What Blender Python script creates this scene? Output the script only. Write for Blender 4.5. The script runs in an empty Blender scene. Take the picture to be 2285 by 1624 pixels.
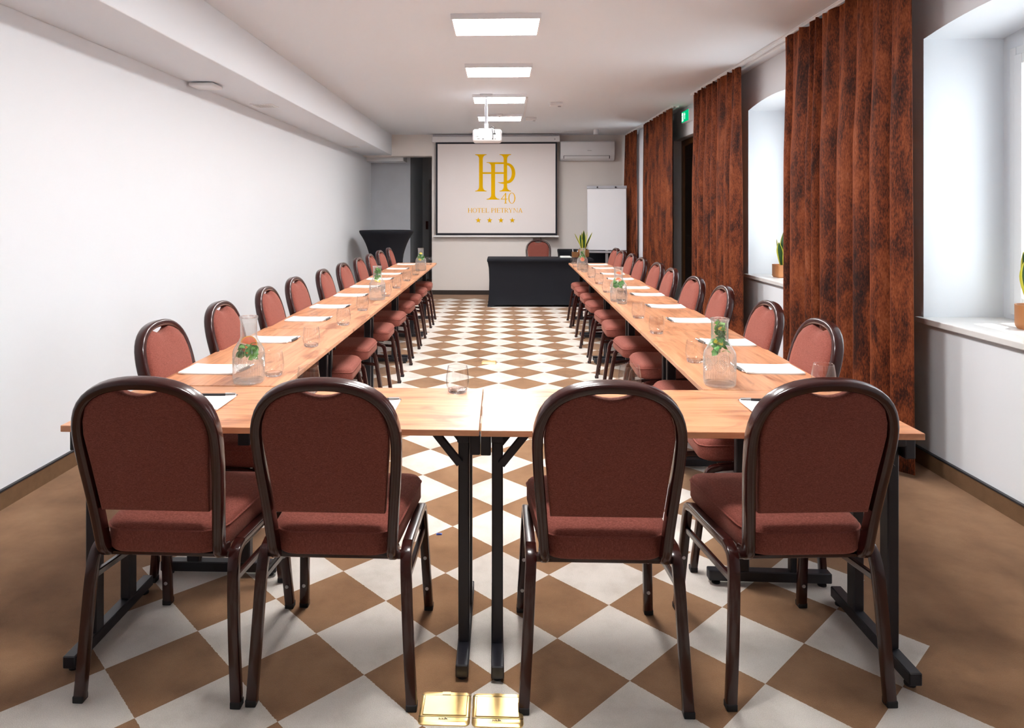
import bpy, bmesh, math, random
from mathutils import Vector, Matrix
random.seed(7)
PI = math.pi
S = bpy.context.scene
COL = S.collection

# ------------------------------------------------------------------ camera
F = 1523.0; CX = 1066.0; HY = 474.5; CAMH = 1.40        # focal length and principal point in pixels of the 2285 x 1624 frame
YAW = math.atan((1116 - CX) / F)
cam = bpy.data.cameras.new('camera'); cam.sensor_fit = 'HORIZONTAL'; cam.sensor_width = 36
cam.lens = 36 * F / 2285
cam.shift_x = (1142.5 - CX) / 2285; cam.shift_y = -(812 - HY) / 2285
cam.clip_start = 0.05
camo = bpy.data.objects.new('camera', cam); COL.objects.link(camo)
camo.location = (0, 0, CAMH); camo.rotation_euler = (PI / 2, 0, YAW)
S.camera = camo

# ------------------------------------------------------------------ world, sun, exposure
w = bpy.data.worlds.new('world'); S.world = w; w.use_nodes = True
w.node_tree.nodes['Background'].inputs[0].default_value = (0.93, 0.965, 1.0, 1)
w.node_tree.nodes['Background'].inputs[1].default_value = 3.4
sun = bpy.data.lights.new('sun', 'SUN'); sun.energy = 7.0; sun.angle = 0.01; sun.color = (1, 0.95, 0.86)
suno = bpy.data.objects.new('sun', sun); COL.objects.link(suno)
suno.rotation_euler = Vector((-0.27, -0.05, -1)).to_track_quat('-Z', 'Y').to_euler()
S.view_settings.view_transform = 'Standard'; S.view_settings.look = 'None'
S.view_settings.gamma = 1; S.view_settings.use_curve_mapping = False
S.view_settings.exposure = 0.82
PANEL_POWER = 37.0

# ------------------------------------------------------------------ pixel helper: a pixel gives a direction, a plane gives the distance
def at(px, py, x=None, y=None, z=None):
    a = (px - CX) / F; c, s = math.cos(YAW), math.sin(YAW)
    d = Vector((a * c - s, a * s + c, -(py - HY) / F))
    if z is not None: t = (z - CAMH) / d.z
    elif x is not None: t = x / d.x
    else: t = y / d.y
    return Vector((0, 0, CAMH)) + d * t

# ------------------------------------------------------------------ mesh helpers
class MB:
    def __init__(self): self.v = []; self.f = []; self.m = []; self.mi = 0
    def add(self, vs, fs):
        o = len(self.v); self.v += [tuple(p) for p in vs]
        for f in fs: self.f.append(tuple(i + o for i in f)); self.m.append(self.mi)
        return self
    def box(self, x0, x1, y0, y1, z0, z1):
        vs = [(x, y, z) for z in (z0, z1) for y in (y0, y1) for x in (x0, x1)]
        return self.add(vs, [(0, 2, 3, 1), (4, 5, 7, 6), (0, 1, 5, 4), (1, 3, 7, 5), (3, 2, 6, 7), (2, 0, 4, 6)])
    def quad(self, a, b, c, d): return self.add([a, b, c, d], [(0, 1, 2, 3)])
    def loft(self, rings, closed=True, caps=True):
        n = len(rings[0]); o = []; fs = []
        for r in rings: o += list(r)
        for k in range(len(rings) - 1):
            for i in range(n if closed else n - 1):
                j = (i + 1) % n
                fs.append((k * n + i, k * n + j, (k + 1) * n + j, (k + 1) * n + i))
        if caps:
            fs.append(tuple(reversed(range(n)))); fs.append(tuple((len(rings) - 1) * n + i for i in range(n)))
        return self.add(o, fs)
    def tube(self, path, prof, up=(0, 0, 1), caps=True):
        path = [Vector(p) for p in path]; rings = []; n = len(path); u = Vector(up)
        for i, p in enumerate(path):
            t = (path[min(i + 1, n - 1)] - path[max(i - 1, 0)]).normalized()
            u = (u - t * u.dot(t)).normalized(); s = t.cross(u)
            rings.append([p + s * a + u * b for a, b in prof])
        return self.loft(rings, True, caps)
    def cyl(self, p0, p1, r0, r1=None, n=12):
        r1 = r0 if r1 is None else r1
        p0, p1 = Vector(p0), Vector(p1); t = (p1 - p0).normalized()
        u = Vector((0, 0, 1)) if abs(t.z) < .9 else Vector((1, 0, 0))
        u = (u - t * u.dot(t)).normalized(); s = t.cross(u)
        ring = lambda p, r: [p + (u * math.cos(2 * PI * k / n) + s * math.sin(2 * PI * k / n)) * r for k in range(n)]
        return self.loft([ring(p0, r0), ring(p1, r1)])
    def lathe(self, prof, n=24, c=(0, 0, 0), rib=0, amp=0, caps=True):
        rings = []
        for r, z in prof:
            rings.append([(c[0] + (r + amp * (abs(math.cos(rib * PI * k / n)) - .5) * (r > .02)) * math.cos(2 * PI * k / n) if rib else c[0] + r * math.cos(2 * PI * k / n),
                           c[1] + (r + amp * (abs(math.cos(rib * PI * k / n)) - .5) * (r > .02)) * math.sin(2 * PI * k / n) if rib else c[1] + r * math.sin(2 * PI * k / n),
                           c[2] + z) for k in range(n)])
        return self.loft(rings, True, caps)
    def mesh(self, name, mats, smooth=False, bevel=0, seg=2, auto=None):
        me = bpy.data.meshes.new(name)
        me.from_pydata(self.v, [], self.f)
        for m in (mats if isinstance(mats, (list, tuple)) else [mats]): me.materials.append(m)
        me.polygons.foreach_set('material_index', self.m)
        bm = bmesh.new(); bm.from_mesh(me)
        bmesh.ops.recalc_face_normals(bm, faces=bm.faces)
        if bevel:
            es = [e for e in bm.edges if len(e.link_faces) == 2 and e.calc_face_angle(0) > .5]
            bmesh.ops.bevel(bm, geom=es, offset=bevel, segments=seg, affect='EDGES', profile=.5, clamp_overlap=True)
        if smooth or auto is not None:
            for f in bm.faces: f.smooth = True
            a = .7 if auto is None else auto
            for e in bm.edges:
                if len(e.link_faces) == 2 and e.calc_face_angle(0) > a: e.smooth = False
        bm.to_mesh(me); bm.free(); me.update()
        return me
    def build(self, name, mats, parent=None, **k):
        return obj(name, self.mesh(name, mats, **k), parent)

def obj(name, me, parent=None):
    o = bpy.data.objects.new(name, me); COL.objects.link(o)
    if parent is not None: o.parent = parent
    return o
def tag(o, label, cat, group=None):
    o['label'] = label; o['category'] = cat
    if group: o['group'] = group
    return o
def thing(name, label, cat, loc=(0, 0, 0), rz=0, group=None):
    o = obj(name, None); o.location = loc; o.rotation_euler = (0, 0, rz)
    o.empty_display_size = .05
    return tag(o, label, cat, group)
def struct(o, label=None):
    o['kind'] = 'structure'
    if label: o['label'] = label
    return o
def copy_tree(o, parent=None):
    c = o.copy(); COL.objects.link(c)
    if parent is not None: c.parent = parent
    for ch in list(o.children): copy_tree(ch, c)
    return c
def rrect(a, b, r, n=3):
    """rounded rectangle profile, half sizes a and b"""
    p = []
    for cx, cy, t0 in ((a - r, b - r, 0), (-a + r, b - r, PI / 2), (-a + r, -b + r, PI), (a - r, -b + r, 3 * PI / 2)):
        for k in range(n + 1):
            t = t0 + PI / 2 * k / n; p.append((cx + r * math.cos(t), cy + r * math.sin(t)))
    return p
def smooth_path(pts, it=2):
    pts = [Vector(p) for p in pts]
    for _ in range(it):
        q = [pts[0]]
        for a, b in zip(pts, pts[1:]): q += [a * .75 + b * .25, a * .25 + b * .75]
        q.append(pts[-1]); pts = q
    return pts

# ------------------------------------------------------------------ materials
def newmat(name):
    m = bpy.data.materials.new(name); m.use_nodes = True
    return m, m.node_tree.nodes, m.node_tree.links, m.node_tree.nodes['Principled BSDF']
def plain(name, col, rough=.5, metal=0, spec=.5, coat=0, bump=0, bscale=80, var=0, vscale=6):
    m, N, L, b = newmat(name)
    b.inputs['Base Color'].default_value = (*col, 1); b.inputs['Roughness'].default_value = rough
    b.inputs['Metallic'].default_value = metal; b.inputs['Specular IOR Level'].default_value = spec
    b.inputs['Coat Weight'].default_value = coat; b.inputs['Coat Roughness'].default_value = .08
    tc = N.new('ShaderNodeTexCoord')
    if var:
        n = N.new('ShaderNodeTexNoise'); n.inputs['Scale'].default_value = vscale; n.inputs['Detail'].default_value = 5
        L.new(tc.outputs['Object'], n.inputs['Vector'])
        mr = N.new('ShaderNodeMapRange'); mr.inputs[3].default_value = 1 - var; mr.inputs[4].default_value = 1 + var
        L.new(n.outputs['Fac'], mr.inputs[0])
        mx = N.new('ShaderNodeVectorMath'); mx.operation = 'SCALE'; mx.inputs[0].default_value = col
        L.new(mr.outputs[0], mx.inputs['Scale']); L.new(mx.outputs[0], b.inputs['Base Color'])
    if bump:
        n = N.new('ShaderNodeTexNoise'); n.inputs['Scale'].default_value = bscale; n.inputs['Detail'].default_value = 3
        L.new(tc.outputs['Object'], n.inputs['Vector'])
        bp = N.new('ShaderNodeBump'); bp.inputs['Strength'].default_value = bump; bp.inputs['Distance'].default_value = .004
        L.new(n.outputs['Fac'], bp.inputs['Height']); L.new(bp.outputs[0], b.inputs['Normal'])
    return m
def emit(name, col, s):
    m = bpy.data.materials.new(name); m.use_nodes = True; N = m.node_tree.nodes; N.clear()
    e = N.new('ShaderNodeEmission'); e.inputs[0].default_value = (*col, 1); e.inputs[1].default_value = s
    o = N.new('ShaderNodeOutputMaterial'); m.node_tree.links.new(e.outputs[0], o.inputs[0])
    return m
def thin_glass(name, tint=(1, 1, 1), base=.04, rough=.02, power=4.0, edge=.9, milk=0):
    m = bpy.data.materials.new(name); m.use_nodes = True; N = m.node_tree.nodes; L = m.node_tree.links; N.clear()
    t = N.new('ShaderNodeBsdfTransparent'); t.inputs[0].default_value = (*tint, 1)
    g = N.new('ShaderNodeBsdfGlossy'); g.inputs['Roughness'].default_value = rough
    lw = N.new('ShaderNodeLayerWeight'); lw.inputs['Blend'].default_value = .5
    p = N.new('ShaderNodeMath'); p.operation = 'POWER'; p.inputs[1].default_value = power
    mu = N.new('ShaderNodeMath'); mu.operation = 'MULTIPLY_ADD'; mu.inputs[1].default_value = edge - base; mu.inputs[2].default_value = base; mu.use_clamp = True
    mx = N.new('ShaderNodeMixShader'); o = N.new('ShaderNodeOutputMaterial')
    L.new(lw.outputs['Facing'], p.inputs[0]); L.new(p.outputs[0], mu.inputs[0]); L.new(mu.outputs[0], mx.inputs[0]); L.new(t.outputs[0], mx.inputs[1]); L.new(g.outputs[0], mx.inputs[2]); L.new(mx.outputs[0], o.inputs[0])
    if milk:
        df = N.new('ShaderNodeBsdfTranslucent'); df.inputs[0].default_value = (1, 1, 1, 1); m2 = N.new('ShaderNodeMixShader'); m2.inputs[0].default_value = milk
        L.new(mx.outputs[0], m2.inputs[1]); L.new(df.outputs[0], m2.inputs[2]); L.new(m2.outputs[0], o.inputs[0])
    return m
def real_glass(name, col=(1, 1, 1), ior=1.45, rough=0.0):
    m = bpy.data.materials.new(name); m.use_nodes = True; N = m.node_tree.nodes; N.clear()
    g = N.new('ShaderNodeBsdfGlass'); g.inputs[0].default_value = (*col, 1); g.inputs['IOR'].default_value = ior; g.inputs['Roughness'].default_value = rough
    o = N.new('ShaderNodeOutputMaterial'); t = N.new('ShaderNodeBsdfTransparent'); mx = N.new('ShaderNodeMixShader'); mx.inputs[0].default_value = .5
    L = m.node_tree.links; L.new(t.outputs[0], mx.inputs[1]); L.new(g.outputs[0], mx.inputs[2]); L.new(mx.outputs[0], o.inputs[0])
    return m
def ramp(N, stops):
    r = N.new('ShaderNodeValToRGB'); e = r.color_ramp.elements
    e[0].position = stops[0][0]; e[0].color = (*stops[0][1], 1); e[1].position = stops[-1][0]; e[1].color = (*stops[-1][1], 1)
    for p, c in stops[1:-1]:
        k = e.new(p); k.color = (*c, 1)
    return r
def mth(N, L, op, a, b=None):
    n = N.new('ShaderNodeMath'); n.operation = op
    for i, x in enumerate((a, b)):
        if x is None: continue
        if isinstance(x, (int, float)): n.inputs[i].default_value = x
        else: L.new(x, n.inputs[i])
    return n.outputs[0]

M = {}
M['wall'] = plain('wall_paint', (.82, .855, .90), .75, spec=.25, bump=.08, bscale=60)
M['wall_dimmed'] = plain('dimmed_passage_wall', (.58, .61, .66), .4, spec=.3, var=.12, vscale=3)  # blue-grey stands for weak light in the passage, painted into the wall
M['wall_mid'] = plain('grey_back_wall_paint', (.52, .50, .48), .8)
M['wall_warm'] = plain('warm_wall_paint', (.85, .80, .765), .75, spec=.25, bump=.08, bscale=60)
M['ceiling'] = plain('ceiling_paint', (.79, .83, .88), .8, spec=.2)
M['white'] = plain('white_plastic', (.82, .82, .84), .35)
M['white_frame'] = plain('white_window_frame', (.80, .82, .84), .3)
M['marble'] = plain('pale_sill_stone', (.78, .77, .76), .25, var=.08, vscale=9)
M['grey'] = plain('grey_plastic', (.42, .42, .46), .4)
M['dark'] = plain('dark_plastic', (.02, .02, .025), .4)
M['black_metal'] = plain('black_powder_coat', (.012, .012, .018), .42, spec=.5, bump=.05, bscale=400)
M['chrome'] = plain('chrome', (.75, .75, .77), .15, metal=1)
M['alu'] = plain('brushed_metal', (.5, .5, .53), .35, metal=.9)
M['frame'] = plain('dark_brown_lacquered_tube', (.032, .006, .005), .26, spec=.4, coat=.35, var=.25, vscale=12)
M['rubber'] = plain('rubber', (.01, .01, .012), .7)
M['paper'] = plain('paper', (.86, .85, .83), .7, spec=.2)
M['brass'] = plain('brass', (.82, .58, .25), .34, metal=.9, var=.12, vscale=25)
M['screen_white'] = plain('screen_fabric', (.88, .825, .815), .8, spec=.15)
M['screen_black'] = plain('screen_border', (.015, .016, .025), .8)
M['gold'] = plain('gold_print', (.86, .49, .0), .7, spec=.1)
M['black_cloth'] = plain('black_stretch_cloth', (.010, .011, .016), .78, spec=.25, var=.15, vscale=4)
M['board_white'] = plain('whiteboard', (.84, .84, .87), .25)
M['terracotta'] = plain('terracotta_pot', (.42, .17, .06), .5)
M['copper'] = plain('bronze_pot', (.40, .17, .05), .35, coat=.3)
M['soil'] = plain('potting_soil', (.04, .02, .01), .9, bump=.5, bscale=200)
M['leaf_green'] = plain('leaf_green', (.03, .085, .025), .35, var=.35, vscale=30)
M['leaf_yellow'] = plain('leaf_yellow_margin', (.62, .58, .06), .4)
M['mint'] = plain('mint_leaf', (.06, .30, .015), .4, var=.3, vscale=60)
M['orange'] = plain('grapefruit_flesh', (.85, .16, .05), .4, var=.15, vscale=120)
M['orange_peel'] = plain('orange_peel', (.90, .38, .02), .4)
M['lemon'] = plain('lemon_flesh', (.92, .70, .05), .4, var=.1, vscale=120)
M['wood_dark'] = plain('dark_door_wood', (.018, .009, .005), .4, var=.3, vscale=5)
M['wood_door'] = plain('door_frame_wood', (.22, .095, .03), .45, var=.2, vscale=8)
M['base_carpet'] = plain('brown_carpet_strip', (.17, .10, .055), .9, spec=.1, bump=.4, bscale=300, var=.2, vscale=20)
M['base_dark'] = plain('dark_brown_strip', (.03, .02, .015), .6)
M['exit_green'] = emit('exit_sign_green', (.0, .42, .16), .8)
M['exit_white'] = emit('exit_sign_white', (.75, .95, .85), 1.1)
M['sheer'] = plain('sheer_white_cloth', (.8, .82, .88), .8)
M['text_grey'] = plain('grey_print', (.16, .16, .18), .6)
M['blue'] = plain('blue_foil', (.05, .12, .5), .4)
M['red_dark'] = plain('dark_red_plastic', (.16, .01, .012), .5)
M['diffuser'] = emit('light_diffuser', (1.0, .98, .96), PANEL_POWER)
M['glass'] = thin_glass('clear_tumbler_glass', (.985, .99, .99), .035, .01, 5.0, .8)
M['pane'] = thin_glass('window_pane_glass', (.97, .99, .99), .04, .0, 5.0, .8)
M['carafe'] = thin_glass('ribbed_carafe_glass', (.97, .975, .97), .12, .05, 2.2, .8, .10)
M['glass_base'] = real_glass('thick_glass_base')
M['water'] = thin_glass('water', (.985, .99, .99), .02, .0, 5.0, .5)

def fabric_mat():
    m, N, L, b = newmat('terracotta_chair_fabric')
    tc = N.new('ShaderNodeTexCoord'); mp = N.new('ShaderNodeMapping'); mp.inputs['Scale'].default_value = (900, 900, 160)
    L.new(tc.outputs['Object'], mp.inputs[0])
    n = N.new('ShaderNodeTexNoise'); n.inputs['Scale'].default_value = 1; n.inputs['Detail'].default_value = 3
    L.new(mp.outputs[0], n.inputs['Vector'])
    mp2 = N.new('ShaderNodeMapping'); mp2.inputs['Scale'].default_value = (160, 160, 900); L.new(tc.outputs['Object'], mp2.inputs[0])
    n2 = N.new('ShaderNodeTexNoise'); n2.inputs['Scale'].default_value = 1; n2.inputs['Detail'].default_value = 2; L.new(mp2.outputs[0], n2.inputs['Vector'])
    s = mth(N, L, 'ADD', n.outputs['Fac'], n2.outputs['Fac']); s = mth(N, L, 'MULTIPLY', s, .5)
    r = ramp(N, [(.33, (.135, .032, .024)), (.5, (.222, .061, .046)), (.68, (.32, .112, .085))])
    L.new(s, r.inputs[0]); L.new(r.outputs[0], b.inputs['Base Color'])
    b.inputs['Roughness'].default_value = .85; b.inputs['Specular IOR Level'].default_value = .2
    b.inputs['Sheen Weight'].default_value = .12; b.inputs['Sheen Roughness'].default_value = .5; b.inputs['Sheen Tint'].default_value = (1, .55, .42, 1)
    bp = N.new('ShaderNodeBump'); bp.inputs['Strength'].default_value = .25; bp.inputs['Distance'].default_value = .002
    L.new(s, bp.inputs['Height']); L.new(bp.outputs[0], b.inputs['Normal'])
    return m
M['fabric'] = fabric_mat()

def wood_mat():
    m, N, L, b = newmat('oak_laminate')
    tc = N.new('ShaderNodeTexCoord'); oi = N.new('ShaderNodeObjectInfo')
    ad = N.new('ShaderNodeVectorMath'); ad.operation = 'ADD'
    sc = mth(N, L, 'MULTIPLY', oi.outputs['Random'], 37.0)
    L.new(tc.outputs['Object'], ad.inputs[0]); L.new(sc, ad.inputs[1])
    mp = N.new('ShaderNodeMapping'); mp.inputs['Scale'].default_value = (1.6, 22, 22); L.new(ad.outputs[0], mp.inputs[0])
    n = N.new('ShaderNodeTexNoise'); n.inputs['Scale'].default_value = 1.5; n.inputs['Detail'].default_value = 8; n.inputs['Roughness'].default_value = .62; n.inputs['Distortion'].default_value = .7
    L.new(mp.outputs[0], n.inputs['Vector'])
    mp2 = N.new('ShaderNodeMapping'); mp2.inputs['Scale'].default_value = (3.2, 9, 9); L.new(ad.outputs[0], mp2.inputs[0])
    n2 = N.new('ShaderNodeTexNoise'); n2.inputs['Scale'].default_value = 1.1; n2.inputs['Detail'].default_value = 4; n2.inputs['Distortion'].default_value = 1.2; L.new(mp2.outputs[0], n2.inputs['Vector'])
    r = ramp(N, [(.25, (.34, .135, .06)), (.45, (.57, .255, .125)), (.6, (.68, .33, .17)), (.8, (.74, .41, .23))])
    L.new(n.outputs['Fac'], r.inputs[0])
    r2 = ramp(N, [(.30, (.58, .44, .36)), (.46, (1, 1, 1)), (1, (1, 1, 1))]); L.new(n2.outputs['Fac'], r2.inputs[0])
    mx = N.new('ShaderNodeVectorMath'); mx.operation = 'MULTIPLY'; L.new(r.outputs[0], mx.inputs[0]); L.new(r2.outputs[0], mx.inputs[1])
    L.new(mx.outputs[0], b.inputs['Base Color'])
    b.inputs['Roughness'].default_value = .33; b.inputs['Specular IOR Level'].default_value = .85
    return m
M['wood'] = wood_mat()

def velvet_mat():
    m, N, L, b = newmat('rust_brown_velvet')
    tc = N.new('ShaderNodeTexCoord')
    mp = N.new('ShaderNodeMapping'); mp.inputs['Scale'].default_value = (5, 5, 1.7); L.new(tc.outputs['Object'], mp.inputs[0])
    n = N.new('ShaderNodeTexNoise'); n.inputs['Scale'].default_value = 1.6; n.inputs['Detail'].default_value = 9; n.inputs['Roughness'].default_value = .72; n.inputs['Distortion'].default_value = .4; L.new(mp.outputs[0], n.inputs['Vector'])
    mp2 = N.new('ShaderNodeMapping'); mp2.inputs['Scale'].default_value = (170, 170, 55); L.new(tc.outputs['Object'], mp2.inputs[0])
    n2 = N.new('ShaderNodeTexNoise'); n2.inputs['Scale'].default_value = 1; n2.inputs['Detail'].default_value = 4; L.new(mp2.outputs[0], n2.inputs['Vector'])
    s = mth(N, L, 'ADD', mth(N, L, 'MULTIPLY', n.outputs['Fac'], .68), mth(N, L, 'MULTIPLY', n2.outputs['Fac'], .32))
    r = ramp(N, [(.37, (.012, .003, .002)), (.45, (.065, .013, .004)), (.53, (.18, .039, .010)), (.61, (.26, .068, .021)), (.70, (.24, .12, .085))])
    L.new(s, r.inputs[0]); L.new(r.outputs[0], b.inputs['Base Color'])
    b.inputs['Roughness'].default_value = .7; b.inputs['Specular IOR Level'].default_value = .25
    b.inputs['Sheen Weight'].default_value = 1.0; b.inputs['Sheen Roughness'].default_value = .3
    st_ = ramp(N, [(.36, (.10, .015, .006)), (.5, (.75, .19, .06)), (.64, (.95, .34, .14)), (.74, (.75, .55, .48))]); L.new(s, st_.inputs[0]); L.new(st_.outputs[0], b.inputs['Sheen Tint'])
    return m
M['velvet'] = velvet_mat()

def carpet_mat():
    m, N, L, b = newmat('diamond_carpet')
    tc = N.new('ShaderNodeTexCoord')
    nw = N.new('ShaderNodeTexNoise'); nw.inputs['Scale'].default_value = 130; nw.inputs['Detail'].default_value = 2; L.new(tc.outputs['Object'], nw.inputs['Vector'])
    sp = N.new('ShaderNodeSeparateXYZ'); L.new(tc.outputs['Object'], sp.inputs[0])
    wob = mth(N, L, 'MULTIPLY', mth(N, L, 'SUBTRACT', nw.outputs['Fac'], .5), .0035)
    x = mth(N, L, 'ADD', sp.outputs[0], wob); y = mth(N, L, 'ADD', sp.outputs[1], wob)
    u = mth(N, L, 'DIVIDE', mth(N, L, 'ADD', x, .012), .400); v = mth(N, L, 'DIVIDE', mth(N, L, 'SUBTRACT', y, 2.253), .3945)
    ru = mth(N, L, 'ROUND', u); rv = mth(N, L, 'ROUND', v)
    du = mth(N, L, 'ABSOLUTE', mth(N, L, 'SUBTRACT', u, ru)); dv = mth(N, L, 'ABSOLUTE', mth(N, L, 'SUBTRACT', v, rv))
    wht = mth(N, L, 'LESS_THAN', mth(N, L, 'ADD', du, dv), .5)
    wht = mth(N, L, 'MULTIPLY', wht, mth(N, L, 'LESS_THAN', mth(N, L, 'ABSOLUTE', ru), 3.5))
    wht = mth(N, L, 'MULTIPLY', wht, mth(N, L, 'LESS_THAN', rv, 22.5)); wht = mth(N, L, 'MULTIPLY', wht, mth(N, L, 'GREATER_THAN', rv, -6.5))
    n = N.new('ShaderNodeTexNoise'); n.inputs['Scale'].default_value = 5; n.inputs['Detail'].default_value = 7; n.inputs['Roughness'].default_value = .6; L.new(tc.outputs['Object'], n.inputs['Vector'])
    rb = ramp(N, [(.3, (.20, .102, .047)), (.5, (.27, .142, .068)), (.68, (.32, .178, .09))]); L.new(n.outputs['Fac'], rb.inputs[0])
    rw = ramp(N, [(.3, (.55, .50, .445)), (.5, (.66, .61, .555)), (.7, (.72, .67, .615))]); L.new(n.outputs['Fac'], rw.inputs[0])
    mx = N.new('ShaderNodeMix'); mx.data_type = 'RGBA'; L.new(wht, mx.inputs['Factor']); L.new(rb.outputs[0], mx.inputs['A']); L.new(rw.outputs[0], mx.inputs['B'])
    nf = N.new('ShaderNodeTexNoise'); nf.inputs['Scale'].default_value = 420; nf.inputs['Detail'].default_value = 2; L.new(tc.outputs['Object'], nf.inputs['Vector'])
    mr = N.new('ShaderNodeMapRange'); mr.inputs[3].default_value = .72; mr.inputs[4].default_value = 1.28; L.new(nf.outputs['Fac'], mr.inputs[0])
    vs = N.new('ShaderNodeVectorMath'); vs.operation = 'SCALE'; L.new(mx.outputs['Result'], vs.inputs[0]); L.new(mr.outputs[0], vs.inputs['Scale'])
    L.new(vs.outputs[0], b.inputs['Base Color'])
    b.inputs['Roughness'].default_value = .92; b.inputs['Specular IOR Level'].default_value = .12
    b.inputs['Sheen Weight'].default_value = .2
    bp = N.new('ShaderNodeBump'); bp.inputs['Strength'].default_value = .5; bp.inputs['Distance'].default_value = .004
    L.new(nf.outputs['Fac'], bp.inputs['Height']); L.new(bp.outputs[0], b.inputs['Normal'])
    return m
M['carpet'] = carpet_mat()

# ------------------------------------------------------------------ the room
XL, XR = -2.36, 2.35; YB, YF, YF2 = -2.6, 11.66, 11.80; ZC = 2.737
YREC = 12.43
struct(MB().box(XL - .1, XR + .6, YB - .1, 14.6, -.1, 0).build('floor', M['carpet']), 'carpet with white and brown diamonds inside a plain brown border')
struct(MB().box(XL - .1, XR + .6, YB - .1, 14.6, ZC, ZC + .12).build('ceiling', M['ceiling']), 'flat off-white painted ceiling')
struct(MB().box(XL - .12, XL, YB - .1, 14.6, 0, ZC).build('wall_left', M['wall']), 'long bare white wall')
struct(MB().box(XL - .1, XR + .6, YB - .12, YB, 0, ZC).build('wall_back', M['wall_mid']), 'grey wall behind the camera')
# far wall: a proud slab, a set-back piece at its right and a lintel over the passage at its left
XP0, XP1 = -1.168, .56
struct(MB().box(XP0, XP1, YF, YF + .3, 0, ZC).build('wall_far', M['wall_warm']), 'warm white end wall behind the projection screen')
struct(MB().box(XP1, XR + .6, YF2, YF2 + .3, 0, ZC).build('wall_far', M['wall_warm']), 'set-back piece of the end wall behind the air conditioner')
struct(MB().box(XL, XP0, YF, YF + .3, 2.372, ZC).build('wall_far', M['wall_warm']), 'lintel over the dim passage beside the screen')
# the passage beyond
struct(MB().box(XL, -1.64, YREC, YREC + .15, 0, ZC).build('wall_passage', M['wall_dimmed']), 'passage wall with its dimness painted in as blue-grey')
struct(MB().box(-1.64, 1.0, 14.4, 14.55, 0, ZC).build('wall_passage', M['wall']), 'dim end wall of the passage')
struct(MB().box(-1.78, -1.64, YREC + .15, 14.4, 0, ZC).build('wall_passage', M['wall']), 'dim side wall of the passage')
struct(MB().box(.2, .35, YF + .3, 14.4, 0, ZC).build('wall_passage', M['wall']), 'right side wall of the passage')
struct(MB().box(XL, -1.70, YF + .3, YREC, 2.31, ZC).build('trim_2', M['wall']), 'boxed duct under the passage ceiling')
d = struct(MB().box(-1.50, -1.42, 14.34, 14.4, 0, 2.1).box(-.68, -.6, 14.34, 14.4, 0, 2.1).box(-1.42, -.68, 14.34, 14.4, 2.02, 2.1).build('door_2', M['grey']), 'dark grey door at the end of the passage')
MB().box(-1.42, -.68, 14.36, 14.4, 0.005, 2.02).build('leaf', M['grey'], d)
tag(MB().box(-1.57, -1.52, 14.37, 14.398, 1.05, 1.22).build('fire_alarm', M['red_dark']), 'small dark red alarm box beside the dim passage door', 'alarm box')
# boxed beam along the left wall
struct(MB().box(XL, -1.86, YB, YF, 2.385, ZC).build('trim_1', M['ceiling'], bevel=.006), 'boxed beam running along the left wall under the ceiling')

# right wall with arched window niches and a door niche
ND = .435
OPEN = [(2.57, 3.869, .79, 2.364, .055, ND), (5.24, 6.545, .79, 2.366, .055, ND), (8.30, 9.335, 0, 2.369, 0, .135), (10.12, 11.42, .79, 2.364, .055, ND)]
def arch(y, o):
    t = (y - (o[0] + o[1]) / 2) / ((o[1] - o[0]) / 2)
    return o[3] + o[4] * (1 - t * t)
mb = MB(); y = YB
for o in OPEN:
    mb.quad((XR, y, 0), (XR, o[0], 0), (XR, o[0], ZC), (XR, y, ZC)); y = o[1]
    xb = XR + o[5]
    if o[2] > 0: mb.quad((XR, o[0], 0), (XR, o[1], 0), (XR, o[1], o[2]), (XR, o[0], o[2])); mb.quad((XR, o[0], o[2]), (XR, o[1], o[2]), (xb, o[1], o[2]), (xb, o[0], o[2]))
    n = 12; ys = [o[0] + (o[1] - o[0]) * k / n for k in range(n + 1)]
    for a, b in zip(ys, ys[1:]):
        mb.quad((XR, a, arch(a, o)), (XR, b, arch(b, o)), (XR, b, ZC), (XR, a, ZC))
        mb.quad((XR, a, arch(a, o)), (xb, a, arch(a, o)), (xb, b, arch(b, o)), (XR, b, arch(b, o)))
    for yy in o[:2]: mb.quad((XR, yy, o[2]), (xb, yy, o[2]), (xb, yy, o[3]), (XR, yy, o[3]))
    # wall at the back of the niche, round the frame
    if o[2] > 0:
        wy0, wy1, wz0, wz1 = o[0] + .07, o[1] - .07, .85, 2.29
        mb.quad((xb, o[0], o[2]), (xb, o[1], o[2]), (xb, o[1], wz0), (xb, o[0], wz0)); mb.quad((xb, o[0], wz1), (xb, o[1], wz1), (xb, o[1], 2.5), (xb, o[0], 2.5))
        mb.quad((xb, o[0], wz0), (xb, wy0, wz0), (xb, wy0, wz1), (xb, o[0], wz1)); mb.quad((xb, wy1, wz0), (xb, o[1], wz0), (xb, o[1], wz1), (xb, wy1, wz1))
mb.quad((XR, y, 0), (XR, YF2, 0), (XR, YF2, ZC), (XR, y, ZC))
wr = struct(mb.build('wall_right', M['wall']), 'white wall with deep arched window niches')
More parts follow.
